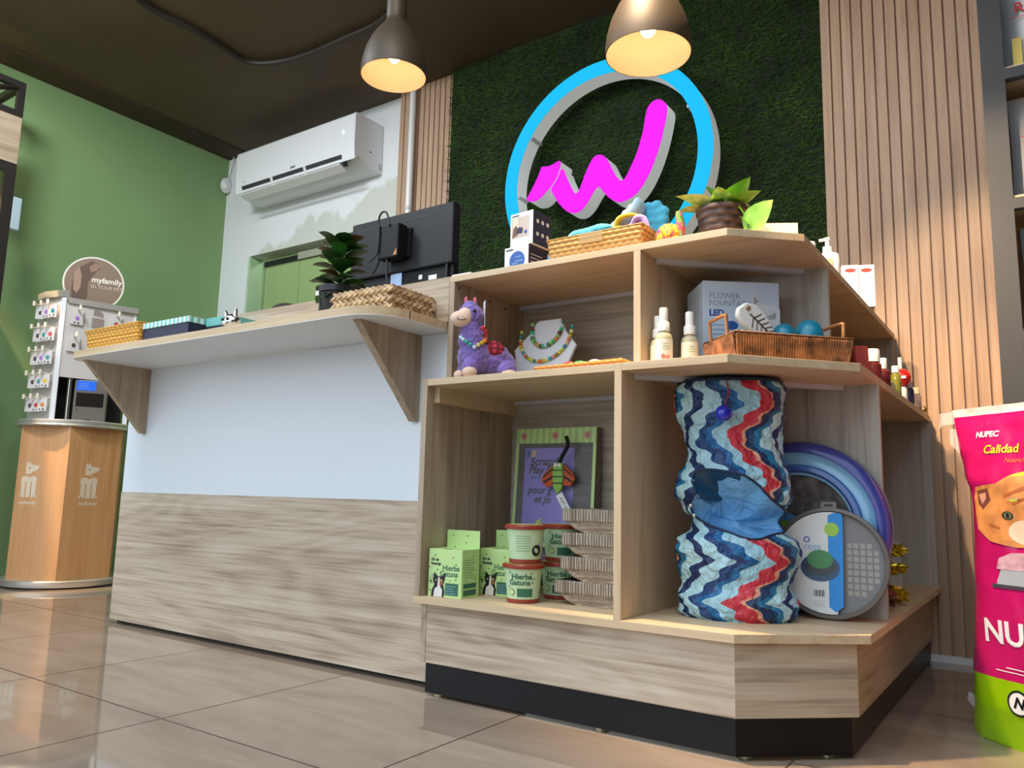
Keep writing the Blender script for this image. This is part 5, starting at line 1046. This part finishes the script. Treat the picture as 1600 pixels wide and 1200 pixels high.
# hooks and tag packs
dL=(Lv-V).normalized(); nL=Vector((-dL.y,dL.x,0)); nL=nL if nL.y<0 else -nL
dR=(Rv-V).normalized(); nR=Vector((dR.y,-dR.x,0)); nR=nR if nR.x>0 else -nR
HK=mat('hook_cream',(236,222,202),.4); MS=Matrix.Translation((SC[0],SC[1],0))@Matrix.Rotation(sa,4,'Z')
packs=[]
def hook_at(base,nrm,z):
    b=base+Vector((0,0,z)); part('hook',TU([b,b+nrm*.055+Vector((0,0,.004)),b+nrm*.062+Vector((0,0,.014))],.0035,6),HK,t,local=True,smooth=50); part('hook_tip',BX(*( (lambda p:(p.x-.006,p.x+.006,p.y-.006,p.y+.006,p.z-.016,p.z+.010))(b+nrm*.064+Vector((0,0,.008))) )),HK,t,local=True,bevel=.002)
cols=[((60,150,160),'teal'),((170,120,200),'lilac'),((80,70,60),'dark'),((224,90,90),'coral'),((220,200,60),'yellow'),((200,50,50),'red'),((210,140,70),'orange')]
def pack(pos,nrm,ci,label,w_=.046,h_=.068):
    p=MS@pos; a=math.atan2(nrm.y,nrm.x)+sa+PI/2
    k=thing('tag_pack',label,'tag pack',tuple(p),a,'pet tag packs hanging on the stand')
    part('card',BX(-w_/2,w_/2,-.004,.004,0,h_),mat('pack_clear',(236,230,226),.15,alpha=.75) if 'pack_clear' not in bpy.data.materials else bpy.data.materials['pack_clear'],k,local=True)
    c,nm=cols[ci]; m_=bpy.data.materials.get('pack_'+nm) or mat('pack_'+nm,c,.4)
    Fk=frame((0,-.0042,0),(1,0,0),(0,0,1)); decal('tag_charm',[circ(.002,.032,.010,12,.012)],m_,k,Fk); decal('tag_print',[circ(-.010,.009,.004,8),circ(.008,.008,.005,8)],INK if ci!=2 else GREYP,k,Fk)
    return k
rown=['top row','second row','third row','fourth row','bottom row']; coln=['innermost','middle','outermost']
for r_,z in enumerate((1.438,1.315,1.192,1.069,.946)):
    for c_ in range(3):
        ci=(0,1,2,3,0,2,0,1,2,4,0,2,6,5,2)[r_*3+c_]; u=.035+.058*c_; base=V+dL*u
        hook_at(base,nL,z); pos=base+nL*(.034-.004*c_)+Vector((0,0,z-.070))
        nrm_=(nL*.55+Vector((1,0,0))*.75).normalized()
        pack(pos,nrm_,ci,'%s tag pack, %s hook of the %s on the left side of the stand'%(cols[ci][1],coln[c_],rown[r_]))
for u,z,ci,lab in ((.065,1.42,1,'lilac tag pack on the front acrylic panel, upper left hook'),(.255,1.42,5,'red tag pack on the front acrylic panel, right hook'),(.060,1.275,2,'dark tag pack on the front acrylic panel, lower left hook')):
    base=V+dR*u; hook_at(base,nR,z); pack(base+nR*.010+Vector((0,0,z-.078)),nR,ci,lab,.060,.078)
decal('panel_print',[[(-.02,0),(.03,-.004),(.028,.018),(.0,.034),(-.018,.03)],rect(-.024,.036,-.068,-.012)],mat('panel_print_grey',(150,138,130),.5),t,frame(V+dR*.165+nR*.0006+Vector((0,0,1.405)),dR,(0,0,1)))
# ================================================================ LEFT WALL SHELF
xf=-4.22; p0=at(42,131,x=xf); p1=at(36,187,x=xf); p2=at(27,258,x=xf)
ye=p0.y; zt_,z1_,z2_=p0.z,at(36,185,x=xf).z,p2.z; pw=.032
t=thing('wall_shelf_rack','black metal rack with a wooden fascia at the far left by the green wall','rack',(-4.4,1.2,0))
FR=mat('rack_black',(34,28,24),.5)
def bar(nm,a,b,m=None): part(nm,BX(min(a[0],b[0]),max(a[0],b[0]),min(a[1],b[1]),max(a[1],b[1]),min(a[2],b[2]),max(a[2],b[2])),m or FR,t)
bar('top_rail',(xf-.03,ye-1.1,zt_-pw),(xf,ye,zt_)); bar('lower_rail',(xf-.03,ye-1.1,z1_),(xf,ye-.0,z1_+pw)); bar('post',(xf-.03,ye-pw,z1_+pw),(xf,ye,zt_-pw)); bar('fascia',(xf-.025,ye-1.1,z2_+.004),(xf-.002,ye-.001,z1_-.001),WY)
bar('post',(xf-.03,ye-.050,0),(xf,ye,z2_)); bar('shelf_rail',(xf-.03,ye-1.1,z2_-.045),(xf,ye-.050,z2_)); bar('wall_post',(-4.598,ye-.03,0),(-4.57,ye,zt_)); bar('top_arm',(-4.57,ye-.03,zt_-pw),(xf-.03,ye,zt_))
d0=Vector((xf-.012,ye-pw,zt_-pw)); d1=Vector((xf-.012,ye-.34,z1_+pw)); part('brace',TU([d0,d1],.014,4),FR,t)
for k,z in enumerate((1.66,1.30,.94,.5)): bar('shelf_board',(-4.57,ye-1.1,z),(xf-.031,ye-.051,z+.02),WY)
solo('hanging_package',BX(-.02,.02,-.015,.03,0,.17),mat('pack_blue_white',(170,190,196),.4),'small pale package hanging behind the rack post on the green wall','package',(at(21,325,y=ye+.016).x,ye+.016,at(20,358,y=ye+.016).z),local=True,bevel=.006)
solo('food_bag',BX(-.09,.09,-.10,.10,0,.26),mat('bag_blue_grey',(176,196,210),.4),'pale blue bag standing on the upper board of the far left rack','bag',(-4.38,ye-.19,1.681),local=True,bevel=.02)
# ================================================================ BLACK SHELVING AT THE RIGHT
t=thing('right_shelf_rack','tall black shelving rack at the right in front of the slat wall','rack',(.4,2.82,0)); RB_=mat('rack_charcoal',(48,50,52),.5)
def bar2(nm,*a,m=RB_): part(nm,BX(*a),m,t)
bar2('post',-.0985,-.0385,2.65,2.71,0,ZC-.001); bar2('post',.84,.90,2.65,2.71,0,ZC-.001); bar2('side_panel',-.0985,-.080,2.71,2.975,0,ZC-.001)
for z in (2.24,1.835,1.425,1.02,.60,.2):
    bar2('rail',-.0385,.84,2.65,2.68,z-.045,z-.012); bar2('shelf_board',-.080,.9,2.712,2.975,z-.014,z,m=WEDGE); bar2('shelf_edge',-.0385,.84,2.665,2.71,z-.0118,z,m=WEDGE)
def foodbag(loc,label,w_,h_,col,letter,lc,band=None):
    k=thing('food_bag',label,'bag',loc,0,'pet food bags on the right black rack'); bm=nb(); d_=.07
    NX,NZ_=10,14
    def sf(i,j,s):
        u=i/NX*2-1; v=j/NZ_; th=d_*(1-abs(u)**3)*(1 if v<.75 else max(.08,1-(v-.75)/.25))*(.7+.3*min(1,v*8)); return (u*w_/2*(1-.03*math.sin(v*PI)),s*th,v*h_)
    G=[[[bm.verts.new(sf(i,j,s)) for i in range(NX+1)] for j in range(NZ_+1)] for s in (-1,1)]
    for s in (0,1):
        for j in range(NZ_):
            for i in range(NX):
                f=(G[s][j][i],G[s][j][i+1],G[s][j+1][i+1],G[s][j+1][i]); bm.faces.new(f if s==0 else f[::-1])
    bmesh.ops.remove_doubles(bm,verts=bm.verts,dist=.0005); bmesh.ops.holes_fill(bm,edges=[e for e in bm.edges if e.is_boundary])
    part('bag',bm,mat('bag_'+letter+str(int(h_*100)),col,.3),k,local=True,smooth=60)
    Fk=XZ(0,-d_-.001,0)
    if lc: text('brand_lettering',letter,.046,mat('brand_red',(206,50,50),.5) if 'brand_red' not in bpy.data.materials else bpy.data.materials['brand_red'],k,Fk@Matrix.Translation((-w_/2+.045,h_*.66,.0)),'LEFT',bold=.001); decal('red_line',[rect(-w_/2+.03,w_/2-.03,h_*.565,h_*.572)],bpy.data.materials['brand_red'],k,Fk)
    if band: decal('gold_band',[rect(-w_/2+.035,-w_/2+.060,h_*.06,h_*.36),rect(-w_/2+.08,-w_/2+.15,h_*.22,h_*.40)],mat('band_gold',(206,176,90),.3,.5) if 'band_gold' not in bpy.data.materials else bpy.data.materials['band_gold'],k,Fk)
    return k
foodbag((.075,2.80,1.8352),'white food bag with gold bands on the uppermost visible board of the right rack',.25,.33,(222,226,230),'ROYAL',True,True)
foodbag((.085,2.80,1.4252),'white food bag with a red line, second one down on the right rack',.25,.36,(226,226,228),'ROYAL',True,True)
foodbag((.095,2.80,1.0202),'pale blue food bag, third one down on the right rack',.25,.34,(176,196,206),'B',False)
foodbag((.105,2.80,.6002),'gold and black food bag low on the right rack, just above the pink bag',.25,.36,(90,76,50),'G',False)
# ================================================================ PINK CAT FOOD BAG
ba=math.atan2(-.59,.81)
t=thing('cat_food_bag','large pink and lime cat food bag standing on the floor at the right edge','bag',(-.176,2.155,0),ba)
PK=mat('bag_pink',(196,22,100),.24,coat=.4); LG=mat('bag_lime',(150,196,10),.26,coat=.4); SEALW=mat('bag_seal',(238,214,208),.35)
prof=[(0,.0),(.02,-.002),(.07,.006),(.142,.009),(.235,.020),(.35,.028),(.448,.033),(.53,.034),(.585,.012),(.65,.0),(.713,-.008),(.735,-.012)]
WB=.40
def edge(z): return ip(z,prof)
def dep(s,z):
    u=min(max((s-edge(z))/(WB-2*edge(z)),0),1); k=1-abs(2*u-1)**5; top_=1 if z<.56 else max(.06,1-(z-.56)/.17); base_=.75+.25*min(1,z/.08)
    wr=.0045*mnoise.noise(Vector((s*9+z*6,z*10-s*8,1.3)))+.003*mnoise.noise(Vector((s*30,z*16,4)))+ (.006*mnoise.noise(Vector((s*26,z*26,9))) if z>.52 else 0)
    return -(.062*k*top_*base_+wr*k)
bm=nb(); NX,NZ_=80,120; mats_=[PK,LG,SEALW]
F_=[[None]*(NX+1) for _ in range(NZ_+1)]; B_=[[None]*(NX+1) for _ in range(NZ_+1)]
for j in range(NZ_+1):
    z=.735*j/NZ_; e=edge(z)
    for i in range(NX+1):
        s=e+(WB-2*e)*i/NX; y=dep(s,z); F_[j][i]=bm.verts.new((s,y,z)); B_[j][i]=bm.verts.new((s,.002-y*.9+ .0,z)) if 0<i<NX else F_[j][i]
for j in range(NZ_):
    zc_=.735*(j+.5)/NZ_; mi=1 if zc_<.143 else 2 if zc_>.714 else 0
    for i in range(NX):
        f=bm.faces.new((F_[j][i],F_[j][i+1],F_[j+1][i+1],F_[j+1][i])); f.material_index=mi
        q=[B_[j][i],B_[j+1][i],B_[j+1][i+1],B_[j][i+1]]; q=list(dict.fromkeys(q))
        if len(q)>2: bm.faces.new(q).material_index=mi
bm.faces.new([F_[0][i] for i in range(NX,-1,-1)]+[B_[0][i] for i in range(1,NX)]).material_index=1
part('bag',bm,mats_,t,local=True,smooth=80)
def onbag(o,lift):
    for v in o.data.vertices:
        x,y,z=v.co; x+=.038; v.co=(x,dep(x,y)-lift-z,y)
    return o
def bdec(nm,polys,m,lift=.0012):
    bm=nb()
    for p in polys:
        bm.faces.new([bm.verts.new((a,b,0)) for a,b in p])
    bmesh.ops.triangulate(bm,faces=bm.faces)
    xs=[v.co.x for v in bm.verts]; ys=[v.co.y for v in bm.verts]
    for ax,lo,hi in ((0,min(xs),max(xs)),(1,min(ys),max(ys))):      # cut into small cells so the print follows the bag
        for k in range(1,int((hi-lo)/.007)+1):
            co_=[0,0,0]; co_[ax]=lo+.007*k; no_=[0,0,0]; no_[ax]=1
            bmesh.ops.bisect_plane(bm,geom=bm.verts[:]+bm.edges[:]+bm.faces[:],plane_co=co_,plane_no=no_)
    bmesh.ops.recalc_face_normals(bm,faces=bm.faces)
    return onbag(link(nm,mesh_of(nm,bm,m,80),t),lift)
def btext(nm,s,size,m,x,y,**k):
    return onbag(text(nm,s,size,m,t,Matrix.Translation((x,y,0)),'LEFT',**k),.0014)
WT=mat('bag_print_white',(240,238,236),.4); YT=mat('bag_print_lime',(206,214,40),.4)
btext('brand_lettering','NUPEC',.068,WT,.048,.236,bold=.0016); btext('small_lettering','NUPEC',.018,WT,.03,.668,bold=.0006); btext('slogan_lettering','Calidad',.027,YT,.060,.632,bold=.0005); btext('slogan_lettering','Nutricional',.015,mat('bag_print_orange',(226,120,60),.4),.115,.606)
lines_=[rect(.10,.30,.166,.168),rect(.075,.30,.158,.160)]; bdec('small_print',lines_,WT)
bdec('lime_ring',[arc(.20,.50,.125,0,350,30,.085)],YT,.0010); bdec('ring_inner',[arc(.20,.50,.115,0,350,30,.075)],mat('ring_grey',(176,170,170),.4),.0016)
FURO=mat('kitten_orange',(214,140,76),.6,var=.12); bdec('kitten_picture',[[(.045,.49),(.05,.455),(.08,.430),(.14,.420),(.22,.424),(.27,.45),(.28,.50),(.26,.55),(.20,.575),(.13,.57),(.105,.555),(.075,.552),(.045,.548),(.040,.525)]],FURO,.0022)
bdec('kitten_ear',[[(.050,.540),(.085,.545),(.090,.520),(.070,.498),(.055,.512)]],mat('kitten_ear_dark',(120,66,50),.6),.0028); bdec('kitten_ear_edge',[[(.056,.532),(.078,.536),(.080,.522),(.068,.510)]],mat('kitten_ear_pink',(206,150,126),.6),.0032); bdec('kitten_eye',[circ(.128,.487,.013,16,.009)],CATB,.003); bdec('kitten_iris',[circ(.129,.487,.009,14,.0075)],mat('kitten_iris',(120,120,86),.3),.0035); bdec('kitten_pupil',[circ(.129,.487,.004,10,.006)],CATB,.004)
bdec('kitten_muzzle',[circ(.165,.452,.038,20,.026)],mat('kitten_cream',(236,210,178),.6),.0028); bdec('kitten_stripe',[[(.12,.53),(.17,.55),(.172,.543),(.122,.524)],[(.14,.515),(.18,.53),(.181,.524),(.142,.509)],[(.085,.47),(.108,.462),(.108,.457),(.084,.464)]],mat('kitten_stripe',(176,96,46),.6),.0028)
bdec('bowl_picture',[[(.085,.335),(.30,.335),(.31,.345),(.10,.350)],[(.092,.345),(.30,.345),(.29,.385),(.108,.385)]],mat('bowl_steel',(170,178,186),.35),.0014); bdec('bowl_rim',[rect(.080,.31,.332,.340)],mat('bowl_dark',(70,66,74),.4),.002); bdec('kibble_picture',[[(.092,.372),(.10,.395),(.13,.408),(.20,.412),(.29,.405),(.30,.372)]],mat('kibble',(190,150,160),.6,var=.2),.002)
bdec('emblem_ring',[circ(.124,.099,.0265,28)],mat('emblem_dark',(30,40,40),.4),.0014); bdec('emblem_disc',[circ(.124,.099,.0215,28)],WT,.0020); o=btext('emblem_letter','N',.030,mat('emblem_black',(24,24,28),.4),.112,.099,shear=.3,bold=.0012); onb=[setattr(v,'co',Vector((v.co.x,v.co.y-.0012,v.co.z))) for v in o.data.vertices]
part('tape_scrap',PR([(-.045,.700),(.012,.702),(.012,.733),(-.050,.730),(-.054,.690)],-.003,-.001,XZ(0,0,0)),CLEAR,t,local=True); part('tape_scrap',PR([(-.028,.655),(-.002,.63),(.002,.69),(-.026,.69)],-.003,-.001,XZ(0,.003,0)),CLEAR,t,local=True); part('tape_scrap',PR([(-.016,.062),(.004,.045),(.006,.075),(-.012,.08)],-.003,-.001,XZ(0,0,0)),CLEAR,t,local=True)
